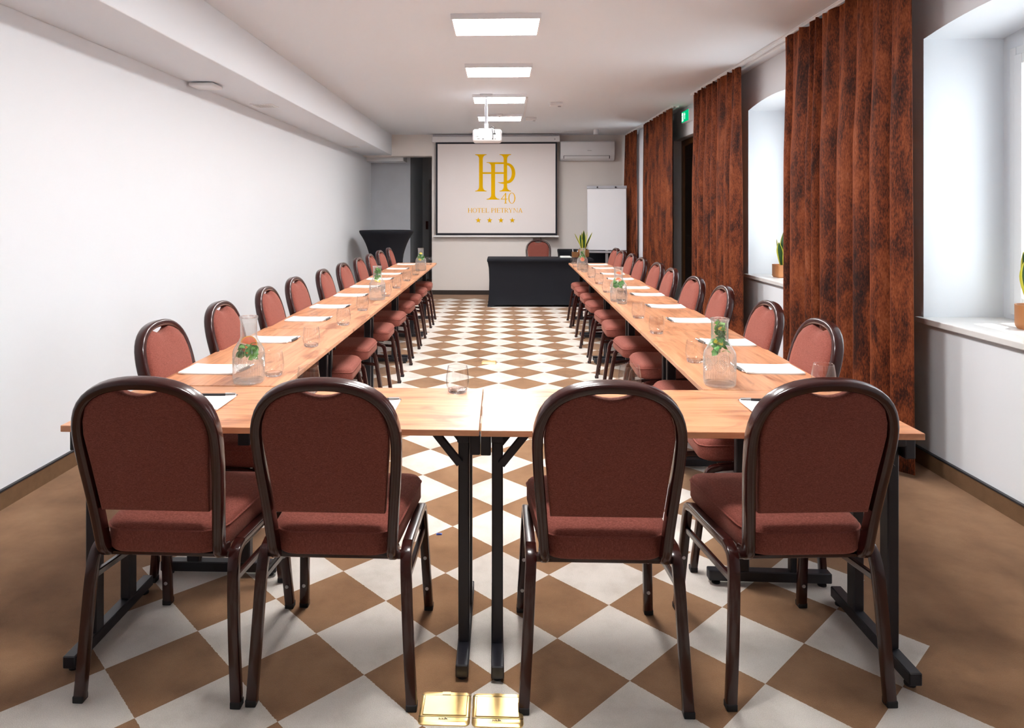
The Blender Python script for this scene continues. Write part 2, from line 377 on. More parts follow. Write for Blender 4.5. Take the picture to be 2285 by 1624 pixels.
# outer skin so that no sky shows between niches
sk = MB(); y = YB
for o in OPEN:
    sk.box(XR + ND + .005, XR + .5, y, o[0], 0, ZC + .1) if o[2] > 0 else None
    if o[2] > 0:
        sk.box(XR + ND + .005, XR + .5, o[0], o[1], 0, .85); sk.box(XR + ND + .005, XR + .5, o[0], o[1], 2.29, ZC + .1)
        y = o[1]
sk.box(XR + ND + .005, XR + .5, y, 12.1, 0, ZC + .1)
struct(sk.build('wall_outer', M['wall']), 'outer face of the window wall')
PLACES = ['beside the nearest velvet curtain', 'between the two nearer velvet curtains', None, 'between the two farthest velvet curtains']
for k, o in enumerate(OPEN):
    if o[2] == 0: continue
    xb = XR + ND; wy0, wy1, wz0, wz1 = o[0] + .07, o[1] - .07, .85, 2.29
    e = obj('window_%d' % (k + 1 if k < 2 else k), None); e.location = (xb, (wy0 + wy1) / 2, wz0)
    struct(e, 'white framed window in an arched niche ' + PLACES[k])
    hw, hh = (wy1 - wy0) / 2, wz1 - wz0; fw = .045
    MB().box(-.02, .06, -hw, -hw + fw, 0, hh).box(-.02, .06, hw - fw, hw, 0, hh).box(-.02, .06, -hw + fw, hw - fw, 0, fw).box(-.02, .06, -hw + fw, hw - fw, hh - fw, hh).build('window_frame', M['white_frame'], e, bevel=.004)
    for s in (-1, 1):
        a, b = (s * .002, s * (hw - fw - .003)); a, b = min(a, b), max(a, b)
        sw = .055
        sa = MB().box(-.035, .04, a, a + sw, fw, hh - fw).box(-.035, .04, b - sw, b, fw, hh - fw).box(-.035, .04, a + sw, b - sw, fw, fw + sw).box(-.035, .04, a + sw, b - sw, hh - fw - sw, hh - fw).build('sash', M['white_frame'], e, bevel=.005)
        MB().box(.0, .012, a + sw, b - sw, fw + sw, hh - fw - sw).build('pane', M['pane'], sa)
        MB().box(-.01, .03, a + sw, b - sw, .72, .745).build('glazing_bar', M['white_frame'], sa)
    MB().box(-.075, -.035, -.015, .015, .66, .78).build('window_handle', M['white_frame'], e, bevel=.005)
    sw = (o[1] - o[0]) / 2; pl = [(-ND - .035, -sw - .022), (-ND - .001, -sw - .022), (-ND - .001, -sw + .001), (-.001, -sw + .001), (-.001, sw - .001), (-ND - .001, sw - .001), (-ND - .001, sw + .022), (-ND - .035, sw + .022)]
    si = MB().loft([[(a, b, z) for a, b in pl] for z in (-.0595, -.028)])
    si.build('window_sill', M['marble'], e, bevel=.004)
SILLZ = .822
# door niche on the right wall
o = OPEN[2]; xb = XR + o[5]
d = struct(MB().box(xb - .03, xb + .05, o[1] - .075, o[1], 0, 2.369).box(xb - .03, xb + .05, o[0], o[0] + .075, 0, 2.369).box(xb - .03, xb + .05, o[0] + .075, o[1] - .075, 2.295, 2.369).build('door_1', M['wood_door'], bevel=.004), 'dark door in a brown wooden frame under the exit sign')
lf = MB().box(xb + .0, xb + .045, o[0] + .077, o[1] - .077, .005, 2.293).build('leaf', M['wood_dark'], d)
for z0, z1 in ((.2, .95), (1.1, 2.12)): MB().box(xb - .012, xb, o[0] + .2, o[1] - .2, z0, z1).build('panel', M['wood_dark'], lf, bevel=.006)
MB().cyl((xb - .05, o[0] + .14, 1.05), (xb - .05, o[0] + .26, 1.05), .009).cyl((xb, o[0] + .14, 1.05), (xb - .05, o[0] + .14, 1.05), .009).build('door_handle', M['alu'], lf)
# baseboards
def baseboard(name, x0, x1, y0, y1, h, lip, mat, label):
    b = struct(MB().box(x0, x1, y0, y1, 0, h).build(name, mat), label)
    MB().box(x0 - lip[0], x1 + lip[1], y0, y1, h, h + .008).build('top_strip', M['dark'], b)
baseboard('baseboard_left', XL, XL + .014, YB, YREC, .085, (0, .003), M['base_carpet'], 'brown carpet strip along the foot of the left wall')
yy = YB
for o in OPEN:
    if o[2] == 0:
        baseboard('baseboard_right', XR - .014, XR, yy, o[0], .085, (.003, 0), M['base_carpet'], 'brown carpet strip along the foot of the window wall'); yy = o[1]
baseboard('baseboard_right', XR - .014, XR, yy, YF2, .085, (.003, 0), M['base_carpet'], 'short brown carpet strip beyond the door')
struct(MB().box(XP0, XP1, YF - .014, YF, 0, .075).build('baseboard_far', M['base_dark']), 'dark brown strip at the foot of the end wall')
struct(MB().box(XP1, XR, YF2 - .014, YF2, 0, .075).build('baseboard_far', M['base_dark']), 'dark brown strip behind the black covered table')

# ------------------------------------------------------------------ ceiling fittings
def panel_light(x, y, label):
    t = thing('ceiling_light', label, 'ceiling light', (x, y, ZC), 0, 'square light panels in the ceiling row')
    a, b, h = .305, .222, .036
    MB().box(-a, a, -b, -b + .012, -h, 0).box(-a, a, b - .012, b, -h, 0).box(-a, -a + .012, -b + .012, b - .012, -h, 0).box(a - .012, a, -b + .012, b - .012, -h, 0).build('frame', M['white'], t)
    MB().box(-a + .012, a - .012, -b + .012, b - .012, -h + .002, -h + .012).build('diffuser', M['diffuser'], t)
for x, y, l in ((-.02, 1.74, 'unseen added light panel nearest the camera, over the front chairs'), (-.02, 3.28, 'unseen added light panel just in front of the largest one in view'), (-.028, 4.80, 'largest lit panel in view, topmost of the ceiling row'), (-.015, 6.34, 'second lit panel from the top of the picture'), (-.008, 7.92, 'lit panel right behind the projector mount'), (-.005, 9.48, 'smallest lit panel, farthest along the ceiling')):  # first two panels are out of view, added to light the foreground
    panel_light(x, y, l)
def puck(name, loc, r, h, label, cat):
    t = thing(name, label, cat, loc)
    MB().lathe([(r * .8, 0), (r, -.006), (r, -h * .5), (r * .7, -h), (0.001, -h)], 20).build('housing', M['white'], t, smooth=True)
    MB().lathe([(r * .3, -h), (r * .25, -h - .006), (.001, -h - .008)], 12).build('sensor', M['grey'], t, smooth=True)
q = at(1115, 255, z=ZC); puck('smoke_detector', q, .05, .035, 'small round smoke detector by the farthest light panel', 'smoke detector')
def ceiling_box(px, py, label):
    q = at(px, py, z=ZC); t = thing('motion_sensor', label, 'sensor', q)
    MB().box(-.075, .075, -.045, .045, -.042, 0).build('housing', M['white'], t, bevel=.006)
    MB().lathe([(.02, -.042), (.02, -.052), (.001, -.055)], 12, (.04, 0, 0)).build('lens', M['grey'], t, smooth=True)
ceiling_box(1241, 229, 'small white box sensor on the ceiling, right of the projector')
ceiling_box(1185, 262, 'small white box sensor at the right end of farthest light panel')
a = at(1176, 216, z=ZC); b = at(1169, 260, z=ZC)
tag(MB().tube([(a.x - .1, a.y - .02, ZC - .008), (a.x, a.y, ZC - .008), (b.x, b.y, ZC - .008)], rrect(.009, .008, .003, 1), (0, 0, 1)).build('cable_duct', M['white']), 'thin white cable duct across the ceiling near the projector', 'cable duct')
q = at(1330, 289, z=ZC); t = thing('spotlight', 'white cylinder spotlight on the ceiling above the air conditioner', 'spotlight', q)
MB().lathe([(.04, 0), (.04, -.078), (.034, -.08), (.034, -.07), (.001, -.07)], 20).build('housing', M['white'], t, smooth=True, auto=.5)
MB().lathe([(.03, -.069), (.03, -.072), (.001, -.072)], 16).build('lamp', M['grey'], t)
# access point and vents under the beam
q = at(445, 190, z=2.372); t = thing('access_point', 'white square wireless access point under the beam', 'access point', (q.x + .05, q.y, 2.385))
MB().box(-.05, .05, -.05, .05, -.008, 0).build('bracket', M['grey'], t)
MB().box(-.095, .095, -.095, .095, -.036, -.008).build('housing', M['white'], t, bevel=.014, seg=3, auto=.6)
for px, py, l in ((590, 235, 'slatted air vent under the beam behind the access point'), (785, 327, 'small far air vent under the beam near the passage')):
    q = at(px, py, z=2.385); t = thing('air_vent', l, 'vent', (q.x, q.y, 2.385))
    MB().box(-.1, .1, -.1, -.085, -.008, 0).box(-.1, .1, .085, .1, -.008, 0).box(-.1, -.085, -.085, .085, -.008, 0).box(.085, .1, -.085, .085, -.008, 0).build('frame', M['white'], t)
    MB().box(-.085, .085, -.085, .085, -.002, 0).build('backing', M['dark'], t)
    me = MB().box(-.005, .005, -.085, .085, -.008, -.002).mesh('slat', M['white'])
    for k in range(7): s = obj('slat', me, t); s.location.x = -.072 + k * .024
# curtain rail
for x, y0, y1, l in ((2.15, YB + .02, 7.75, 'double white curtain rail carrying the two nearer curtains'), (2.15, 8.60, YF2 - .02, 'double white curtain rail carrying the two far curtains')):
    t = thing('curtain_rail', l, 'curtain rail', (0, 0, 0))
    MB().box(x - .02, x + .09, y0, y1, ZC - .006, ZC).build('base_plate', M['white'], t)
    for dx in (0, .07): MB().box(x - .012 + dx, x + .012 + dx, y0, y1, ZC - .022, ZC - .006).build('track', M['white'], t)
# exit sign
q0 = at(1522, 262, x=2.30); q1 = at(1536, 255, x=2.30)
t = thing('exit_sign', 'lit green emergency exit sign above the dark door', 'exit sign', (XR, (q0.y + q1.y) / 2, 2.60))
hw = (q0.y - q1.y) / 2 + .01
MB().box(-.05, 0, -hw - .02, hw, -.07, .07).build('housing', M['white'], t, bevel=.004)
f = MB().box(-.054, -.05, -hw + .0, hw - .004, -.066, .066).build('face', M['exit_green'], t)
g = MB()
g.box(-.056, -.054, -.005, .005, -.035, .02).add([(-.056, -.028, .015), (-.056, .028, .015), (-.056, 0, .05)], [(0, 1, 2)])
g.build('arrow', M['exit_white'], f)
g = MB().box(-.0555, -.054, hw - .085, hw - .02, -.052, .052); g.build('doorway', M['exit_white'], f)
g = MB()
def vb(a, b, r):
    a = Vector((-.0565, *a)); b = Vector((-.0565, *b)); dn = (b - a).cross(Vector((1, 0, 0))).normalized() * r
    g.add([a + dn, a - dn, b - dn, b + dn], [(0, 1, 2, 3)])
c = hw - .05
vb((c, -.005), (c + .004, .022), .008); vb((c, -.005), (c - .014, -.022), .005); vb((c - .014, -.022), (c - .006, -.042), .005); vb((c, -.005), (c + .016, -.02), .005); vb((c + .016, -.02), (c + .026, -.034), .005); vb((c + .004, .018), (c - .018, .012), .004); vb((c + .004, .018), (c + .022, .006), .004); vb((c + .002, .031), (c + .002, .042), .006)
g.build('running_figure', M['exit_green'], f)

# ------------------------------------------------------------------ projector on its pole
q = at(1085, 211, z=ZC); PX, PY = q.x, q.y
t = thing('projector_mount', 'silver ceiling pole mount holding the white projector', 'projector mount', (PX, PY, ZC))
MB().box(-.07, .07, -.05, .05, -.012, 0).build('ceiling_plate', M['alu'], t, bevel=.003)
MB().cyl((0, 0, -.012), (0, 0, -.18), .013).cyl((0, 0, -.14), (0, 0, -.34), .018).build('pole', M['grey'], t, smooth=True)
MB().box(-.024, .024, -.024, .024, -.385, -.33).build('swivel', M['grey'], t, bevel=.008)
MB().box(-.085, .085, -.012, .012, -.398, -.385).box(-.012, .012, -.085, .085, -.398, -.385).build('arms', M['alu'], t)
t = thing('projector', 'white projector hanging from the ceiling pole', 'projector', (PX + .012, PY, 2.195))
b = MB().box(-.163, .163, -.115, .115, .0, .138).mesh('body', M['white'], bevel=.028, seg=4, auto=.6); obj('body', b, t)
MB().lathe([(.04, 0), (.04, .02), (.034, .022), (.03, .01), (.001, .008)], 20).build('lens', M['dark'], t, smooth=True)
l = t.children[-1]; l.rotation_euler = (-PI / 2, 0, 0); l.location = (.07, .115, .075)
for px, pz, a, c in ((-.045, .028, .010, .004), (-.10, .03, .007, .003), (-.085, .03, .003, .004), (-.12, .055, .003, .003), (-.105, .055, .005, .003), (.09, .028, .006, .003), (.082, .085, .014, .008), (.062, .028, .007, .006)):
    MB().box(px - a, px + a, -.1165, -.114, pz - c, pz + c).build('port', M['dark'], t)
MB().tube(smooth_path([(.05, -.06, .14), (.055, -.11, .15), (.06, -.128, .12), (.066, -.128, .06), (.064, -.118, .03)]), rrect(.003, .003, .001, 1)).tube(smooth_path([(.03, -.05, .14), (.05, -.11, .17), (.08, -.13, .15), (.082, -.126, .1), (.082, -.116, .085)]), rrect(.003, .003, .001, 1)).build('cables', M['dark'], t)

# ------------------------------------------------------------------ projection screen with its picture
YS = 11.57
t = thing('projection_screen', 'pull-down projection screen showing a gold hotel logo', 'projection screen', (0, YS, 0))
LX = lambda px: at(px, 400, y=YS).x
LZ = lambda py: at(1100, py, y=YS).z
MB().box(LX(964), LX(1249), -.015, .085, LZ(317), LZ(304)).build('case', M['white'], t, bevel=.006)
MB().box(LX(966), LX(1247), -.013, .07, LZ(303.5), LZ(300)).build('mounting_rail', M['grey'], t)
MB().box(LX(1237), LX(1239), -.0175, -.015, LZ(313), LZ(309)).build('key_mark', M['grey'], t)
MB().box(LX(972.5), LX(1243), 0, .004, LZ(525), LZ(317)).build('border', M['screen_black'], t)
MB().box(LX(976.5), LX(1239.5), -.002, 0, LZ(520), LZ(321)).build('picture_area', M['screen_white'], t)
MB().box(LX(967), LX(1247), -.01, .014, LZ(529), LZ(525)).build('bottom_bar', M['white'], t, bevel=.004)
# gold logo, drawn in a unit frame measured on the sheet (0..1444 across, 0..1624 down)
gx = lambda a: LX(1030 + a * 160 / 1444); gz = lambda b: LZ(330 + b * 180 / 1624)
LIFT = [0]
def poly(mb, pts):
    LIFT[0] += .00004
    mb.add([(gx(a), -.0032 - LIFT[0], gz(b)) for a, b in pts], [tuple(range(len(pts)))])
def rect(mb, a0, a1, b0, b1): poly(mb, [(a0, b0), (a1, b0), (a1, b1), (a0, b1)])
def serif(mb, a0, a1, l, r, b, s, hgt=14, curve=75):
    """bracketed foot of a stem a0..a1 reaching l..r at height b; s=+1 foot below, -1 head above"""
    pts = [(l, b), (r, b), (r, b - s * hgt)]
    n = 6
    for k in range(n + 1):
        u = k / n * PI / 2; pts.append((r - (r - a1) * math.sin(u) * .98, b - s * (hgt + curve * (1 - math.cos(u)))))
    for k in range(n, -1, -1):
        u = k / n * PI / 2; pts.append((l + (a0 - l) * math.sin(u) * .98, b - s * (hgt + curve * (1 - math.cos(u)))))
    pts.append((l, b - s * hgt)); poly(mb, pts)
lg = MB()
rect(lg, 352, 428, 150, 860); serif(lg, 352, 428, 275, 503, 876, 1); serif(lg, 352, 428, 275, 503, 127, -1)
rect(lg, 847, 918, 150, 860); serif(lg, 847, 918, 765, 997, 876, 1); serif(lg, 847, 918, 765, 997, 127, -1)
rect(lg, 420, 850, 488, 524)
rect(lg, 595, 675, 288, 1020); serif(lg, 595, 675, 503, 765, 1041, 1)
poly(lg, [(503, 288), (600, 288), (600, 380), (590, 345), (570, 318), (545, 303), (503, 300)])
rect(lg, 590, 920, 288, 326)
n = 16
for k in range(n):
    q = []
    for kk in (k, k + 1):
        u = -PI / 2 + PI * kk / n
        ao, bo = 918 + 165 * math.cos(u), 510 + 207 * math.sin(u); ai, bi = 918 + 92 * math.cos(u), 505 + 153 * math.sin(u)
        q += [((ao, bo), (ai, bi))]
    poly(lg, [q[0][0], q[1][0], q[1][1], q[0][1]])
poly(lg, [(725, 686), (775, 694), (847, 685), (925, 655), (925, 716), (847, 726), (790, 718), (748, 704)])
lg.build('logo_monogram', M['gold'], t)
def ring(mb, c0, c1, rx, ry, ix, iy, n=24, a0=0, a1=2 * PI):
    for k in range(n):
        u, v = a0 + (a1 - a0) * k / n, a0 + (a1 - a0) * (k + 1) / n
        poly(mb, [(c0 + rx * math.cos(u), c1 + ry * math.sin(u)), (c0 + rx * math.cos(v), c1 + ry * math.sin(v)), (c0 + ix * math.cos(v), c1 + iy * math.sin(v)), (c0 + ix * math.cos(u), c1 + iy * math.sin(u))])
nb = MB()
rect(nb, 876, 898, 905, 1110); rect(nb, 858, 916, 1108, 1118); poly(nb, [(886, 905), (898, 905), (812, 1026), (790, 1032)]); rect(nb, 788, 918, 1024, 1038); poly(nb, [(905, 1024), (927, 1014), (918, 1038)])
ring(nb, 1012, 1010, 71, 112, 50, 103)
nb.build('logo_number', M['gold'], t)
tb = MB()
T0, T1 = 1212, 1302
def stem(a, wd=14, full=True, b0=T0, b1=T1):
    rect(tb, a - wd / 2, a + wd / 2, b0, b1)
    rect(tb, a - wd / 2 - 8, a + wd / 2 + 8, b1 - 4, b1)
    if full: rect(tb, a - wd / 2 - 8, a + wd / 2 + 8, b0, b0 + 4)
def letter(ch, a, b):
    wd = b - a; mid = (T0 + T1) / 2
    if ch == 'H': stem(a + 14); stem(b - 14); rect(tb, a + 14, b - 14, mid - 4, mid + 2)
    elif ch == 'O': ring(tb, (a + b) / 2, mid, wd / 2, 47, wd / 2 - 12, 42)
    elif ch == 'T': stem((a + b) / 2, full=False); rect(tb, a, b, T0, T0 + 6); rect(tb, a, a + 4, T0, T0 + 20); rect(tb, b - 4, b, T0, T0 + 20)
    elif ch == 'E': stem(a + 14); rect(tb, a + 14, b, T0, T0 + 5); rect(tb, b - 4, b, T0, T0 + 18); rect(tb, a + 14, b - 12, mid - 4, mid + 1); rect(tb, b - 14, b - 10, mid - 10, mid + 8); rect(tb, a + 14, b + 3, T1 - 5, T1); rect(tb, b - 1, b + 3, T1 - 20, T1)
    elif ch == 'L': stem(a + 14); rect(tb, a + 14, b, T1 - 5, T1); rect(tb, b - 4, b, T1 - 22, T1)
    elif ch == 'I': stem((a + b) / 2)
    elif ch in 'PR':
        stem(a + 14); c1 = T0 + 25; rx = b - a - 26 - (12 if ch == 'R' else 0)
        ring(tb, a + 26, c1, rx, 25, rx - 11, 20, 12, -PI / 2, PI / 2); rect(tb, a + 14, a + 27, T0, T0 + 5); rect(tb, a + 14, a + 27, T0 + 45, T0 + 50)
        if ch == 'R': poly(tb, [(a + 24, T0 + 48), (a + 38, T0 + 46), (b + 2, T1), (b - 14, T1)])
    elif ch == 'Y': m = (a + b) / 2; stem(m, full=False, b0=mid); poly(tb, [(a + 8, T0), (a + 22, T0), (m + 6, mid + 6), (m - 6, mid + 6)]); poly(tb, [(b - 14, T0), (b - 8, T0), (m + 4, mid + 6), (m - 2, mid + 6)]); rect(tb, a, a + 32, T0, T0 + 4); rect(tb, b - 26, b, T0, T0 + 4)
    elif ch == 'N': stem(a + 14, 6); rect(tb, b - 16, b - 10, T0, T1); rect(tb, b - 26, b, T0, T0 + 4); poly(tb, [(a + 4, T0), (a + 20, T0), (b - 10, T1), (b - 20, T1 - 6)])
    elif ch == 'A': m = (a + b) / 2; poly(tb, [(m - 2, T0 - 2), (m + 4, T0 + 8), (a + 12, T1), (a + 5, T1)]); poly(tb, [(m - 4, T0 + 4), (m + 6, T0 - 2), (b - 4, T1), (b - 18, T1)]); rect(tb, a + 20, b - 22, mid + 12, mid + 17); rect(tb, a, a + 24, T1 - 4, T1); rect(tb, b - 26, b, T1 - 4, T1)
for ch, a, b in (('H', 126, 216), ('O', 220, 312), ('T', 316, 395), ('E', 402, 466), ('L', 482, 552)): letter(ch, a, b)
tb.build('logo_lettering', M['gold'], t); tb = MB()
for ch, a, b in (('P', 595, 662), ('I', 664, 700), ('E', 704, 778), ('T', 784, 860), ('R', 864, 944), ('Y', 944, 1030), ('N', 1040, 1136), ('A', 1142, 1226)): letter(ch, a, b)
tb.build('logo_lettering', M['gold'], t)
for c in (337, 565, 793, 1022):
    st = MB(); pts = []
    for k in range(10):
        r = 60 if k % 2 == 0 else 24; u = -PI / 2 + PI * k / 5; pts.append((c + r * math.cos(u), 1457 + r * math.sin(u)))
    poly(st, pts); st.build('star', M['gold'], t)
tag(MB().tube(smooth_path([(LX(1207), YS + .06, LZ(528)), (LX(1208), YS + .1, LZ(536)), (LX(1213), YF2 - .03, LZ(545)), (LX(1214), YF2 - .006, LZ(556)), (LX(1214), YF2 - .006, .1)]), rrect(.004, .004, .002, 1)).build('wall_cable', M['dark']), 'dark cable hanging on the wall below the screen', 'cable')

# ------------------------------------------------------------------ air conditioner
def text_mesh(s, size):
    cu = bpy.data.curves.new('t', 'FONT'); cu.body = s; cu.size = size; cu.align_x = 'CENTER'; cu.align_y = 'CENTER'; cu.extrude = .0004
    o = bpy.data.objects.new('t', cu); COL.objects.link(o); dg = bpy.context.evaluated_depsgraph_get()
    me = bpy.data.meshes.new_from_object(o.evaluated_get(dg)); bpy.data.objects.remove(o); bpy.data.curves.remove(cu)
    return me
q0 = at(1251, 314, y=YF2 - .2); q1 = at(1373, 357, y=YF2 - .2)
t = thing('air_conditioner', 'white wall air conditioner beside the projection screen', 'air conditioner', ((q0.x + q1.x) / 2, YF2, q1.z))
hw = (q1.x - q0.x) / 2; hh = q0.z - q1.z
prof = [(-0, 0), (-.09, 0), (-.14, .03), (-.165, .09), (-.17, .2), (-.165, hh - .02), (-.145, hh), (0, hh)]
MB().loft([[(x, p[0], p[1]) for p in prof] for x in (-hw, hw)]).build('body', M['white'], t, bevel=.012, seg=3, auto=.5)
lv = MB().loft([[(x, p[0], p[1]) for p in [(-.095, .004), (-.146, .034), (-.166, .075), (-.174, .075), (-.154, .03), (-.098, -.003)]] for x in (-hw + .07, hw - .1)]).build('louver', M['white'], t)
MB().box(-hw + .06, hw - .09, -.1735, -.16, .074, .08).box(-hw + .055, -hw + .062, -.17, -.13, .03, .078).box(hw - .094, hw - .087, -.17, -.13, .03, .078).build('louver_gap', M['dark'], t)
me = text_mesh('Hisense', .022); me.materials.append(M['text_grey'])
l = obj('brand_lettering', me, t); l.rotation_euler = (PI / 2, 0, 0); l.location = (.03, -.173, hh * .5)

# ------------------------------------------------------------------ velvet curtains
def curtain(y0, y1, x, seed, n, label, wide=.03, amp=.082, y1b=None):
    rnd = random.Random(seed); NU, NV = n * 20, 22; zt, zb = ZC - .031, .025
    ph = [0]
    for k in range(n): ph.append(ph[-1] + rnd.uniform(.4, 1.7))
    ph = [p / ph[-1] for p in ph]
    am = [rnd.uniform(.5, 1.1) for _ in range(n + 1)]; sh = [rnd.uniform(-1, 1) for _ in range(n + 1)]
    mb = MB(); vs = []
    for j in range(NV + 1):
        tv = j / NV; z = zt + (zb - zt) * tv
        drop = min(1, tv * 3.0)
        for i in range(NU + 1):
            u = i / NU; s = u * n; k = min(int(s), n - 1); fr = s - k
            yy = ph[k] + (ph[k + 1] - ph[k]) * fr
            A = amp * (am[k] * (1 - fr) + am[k + 1] * fr)
            A *= min(1, .15 + u * 9, .15 + (1 - u) * 9)
            wv = .9 - 1.9 * max(0, 1 - (2 * fr - 1) ** 2) ** .62; sm = fr * fr * (3 - 2 * fr); shl = sh[k] * (1 - sm) + sh[k + 1] * sm; A *= 1 + .35 * shl * (tv - .3)
            pinch = .014 * math.sin(2 * PI * s * 2)
            xx = x + (A * wv * (.35 + .65 * drop)) * 1.0 + pinch * (1 - drop) + .02 * shl * tv
            off = wide * (u - .5) * tv + .03 * shl * math.sin(PI * u) * tv
            vs.append((xx, y0 + (y1 - y0) * yy + off, z + (0.008 * math.sin(2 * PI * s * 1.5) if j == 0 else 0)))
    W = NU + 1
    mb.add(vs, [(j * W + i, j * W + i + 1, (j + 1) * W + i + 1, (j + 1) * W + i) for j in range(NV) for i in range(NU)])
    me = mb.mesh('curtain', M['velvet']); 
    for p in me.polygons: p.use_smooth = True
    o = obj('curtain', me); tag(o, label, 'curtain', 'rust velvet curtains on the window wall')
    so = o.modifiers.new('thickness', 'SOLIDIFY'); so.thickness = .006
    return o
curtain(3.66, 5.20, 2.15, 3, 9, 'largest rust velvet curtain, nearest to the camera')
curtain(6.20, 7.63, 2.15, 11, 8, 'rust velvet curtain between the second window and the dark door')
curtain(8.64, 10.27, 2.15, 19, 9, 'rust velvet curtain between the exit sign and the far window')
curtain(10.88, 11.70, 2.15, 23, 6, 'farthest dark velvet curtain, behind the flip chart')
# sheer drape
mb = MB(); vs = []; NU, NV = 40, 8
for j in range(NV + 1):
    for i in range(NU + 1):
        u = i / NU; vs.append((2.225 + .02 * math.sin(u * 2 * PI * 5), 10.62 + .34 * u, ZC - .024 + (.03 - ZC) * j / NV))
mb.add(vs, [(j * (NU + 1) + i, j * (NU + 1) + i + 1, (j + 1) * (NU + 1) + i + 1, (j + 1) * (NU + 1) + i) for j in range(NV) for i in range(NU)])
o = mb.build('sheer_curtain', M['sheer'], smooth=True); tag(o, 'narrow sheer white drape beside the farthest velvet curtain', 'curtain')
so = o.modifiers.new('thickness', 'SOLIDIFY'); so.thickness = .003

# ------------------------------------------------------------------ conference tables
TZ = .742; TT = .020
def table_proto(L, W, sh=0, ext=-.03):
    t = thing('conference_table', 'x x x x', 'table')
    MB().box(-L / 2, L / 2, -W / 2, W / 2, TZ - TT, TZ).build('table_top', M['wood'], t, bevel=.0015, seg=1)
    fb = MB().box(-.019, .019, -W / 2 - ext + sh, W / 2 + ext + sh, .014, .052).mesh('leg_frame', M['black_metal'], bevel=.003, seg=1)
    po = MB().box(-.0175, .0175, -.024, .024, .05, TZ - TT - .03).mesh('post', M['black_metal'], bevel=.004, seg=1)
    gl = MB().lathe([(.016, 0), (.016, .006), (.006, .008), (.006, .018)], 12).mesh('glide', M['rubber'])
    tbm = MB().box(-.019, .019, -W / 2 + .04, W / 2 - .04, TZ - TT - .034, TZ - TT).mesh('top_bar', M['black_metal'], bevel=.003, seg=1)
    for s in (-1, 1):
        lf = obj('leg_frame', fb, t); lf.location = (s * (L / 2 - .050), 0, 0)
        obj('top_bar', tbm, lf)
        for q in (-1, 1):
            p = obj('post', po, lf); p.location.y = q * .10 + sh
            g = obj('glide', gl, lf); g.location.y = q * (W / 2 + ext - .03) + sh
        for q in (-1, 1):
            MB().tube([(-s * .012, q * .10 + sh - .03, .615), (-s * .095, q * .10 + sh - .03, TZ - TT - .004)], rrect(.012, .008, .002, 1), (0, 1, 0)).build('brace', M['black_metal'], lf)
        MB().box(s * .02 if s > 0 else -.052, .052 if s > 0 else -.02, -.15 + sh, -.1 + sh, TZ - TT - .075, TZ - TT - .012).build('lock_block', M['black_metal'], lf, bevel=.004)
    return t
def place(proto, used, x, y, rz, label, group):
    o = proto if not used[0] else copy_tree(proto); used[0] = True
    o.location = (x, y, 0); o.rotation_euler = (0, 0, rz); o['label'] = label; o['group'] = group
    return o
ft = table_proto(1.296, .487, -.045, -.008); fu = [False]
place(ft, fu, -.712, 2.311, 0, 'front table at left, behind the two left dark-backed chairs', 'front tables')
ft2 = table_proto(1.324, .487, -.045, -.008); place(ft2, [False], .602, 2.313, math.radians(.5), 'front table at right, behind the two right dark-backed chairs', 'front tables')
ORD = ['first', 'second', 'third', 'fourth', 'fifth', 'sixth', 'seventh', 'eighth', 'ninth', 'tenth']
st = table_proto(1.272, .512); su = [False]
ANG = math.atan2(.14, 6.44)             # the right row opens slightly outwards
for k in range(5):
    place(st, su, -1.088, 2.565 + 1.275 * (k + .5), PI / 2, '%s table from the front in the row along the white wall' % ORD[k], 'tables in the left row')
R0 = Vector((.754, 2.563, 0)); RD = Vector((math.sin(ANG), math.cos(ANG), 0)); RN = Vector((math.cos(ANG), -math.sin(ANG), 0))
for k in range(5):
    c = R0 + RD * (1.28 * (k + .5)) + RN * .258
    place(st, su, c.x, c.y, PI / 2 - ANG, '%s table from the front in the row along the curtains' % ORD[k], 'tables in the right row')

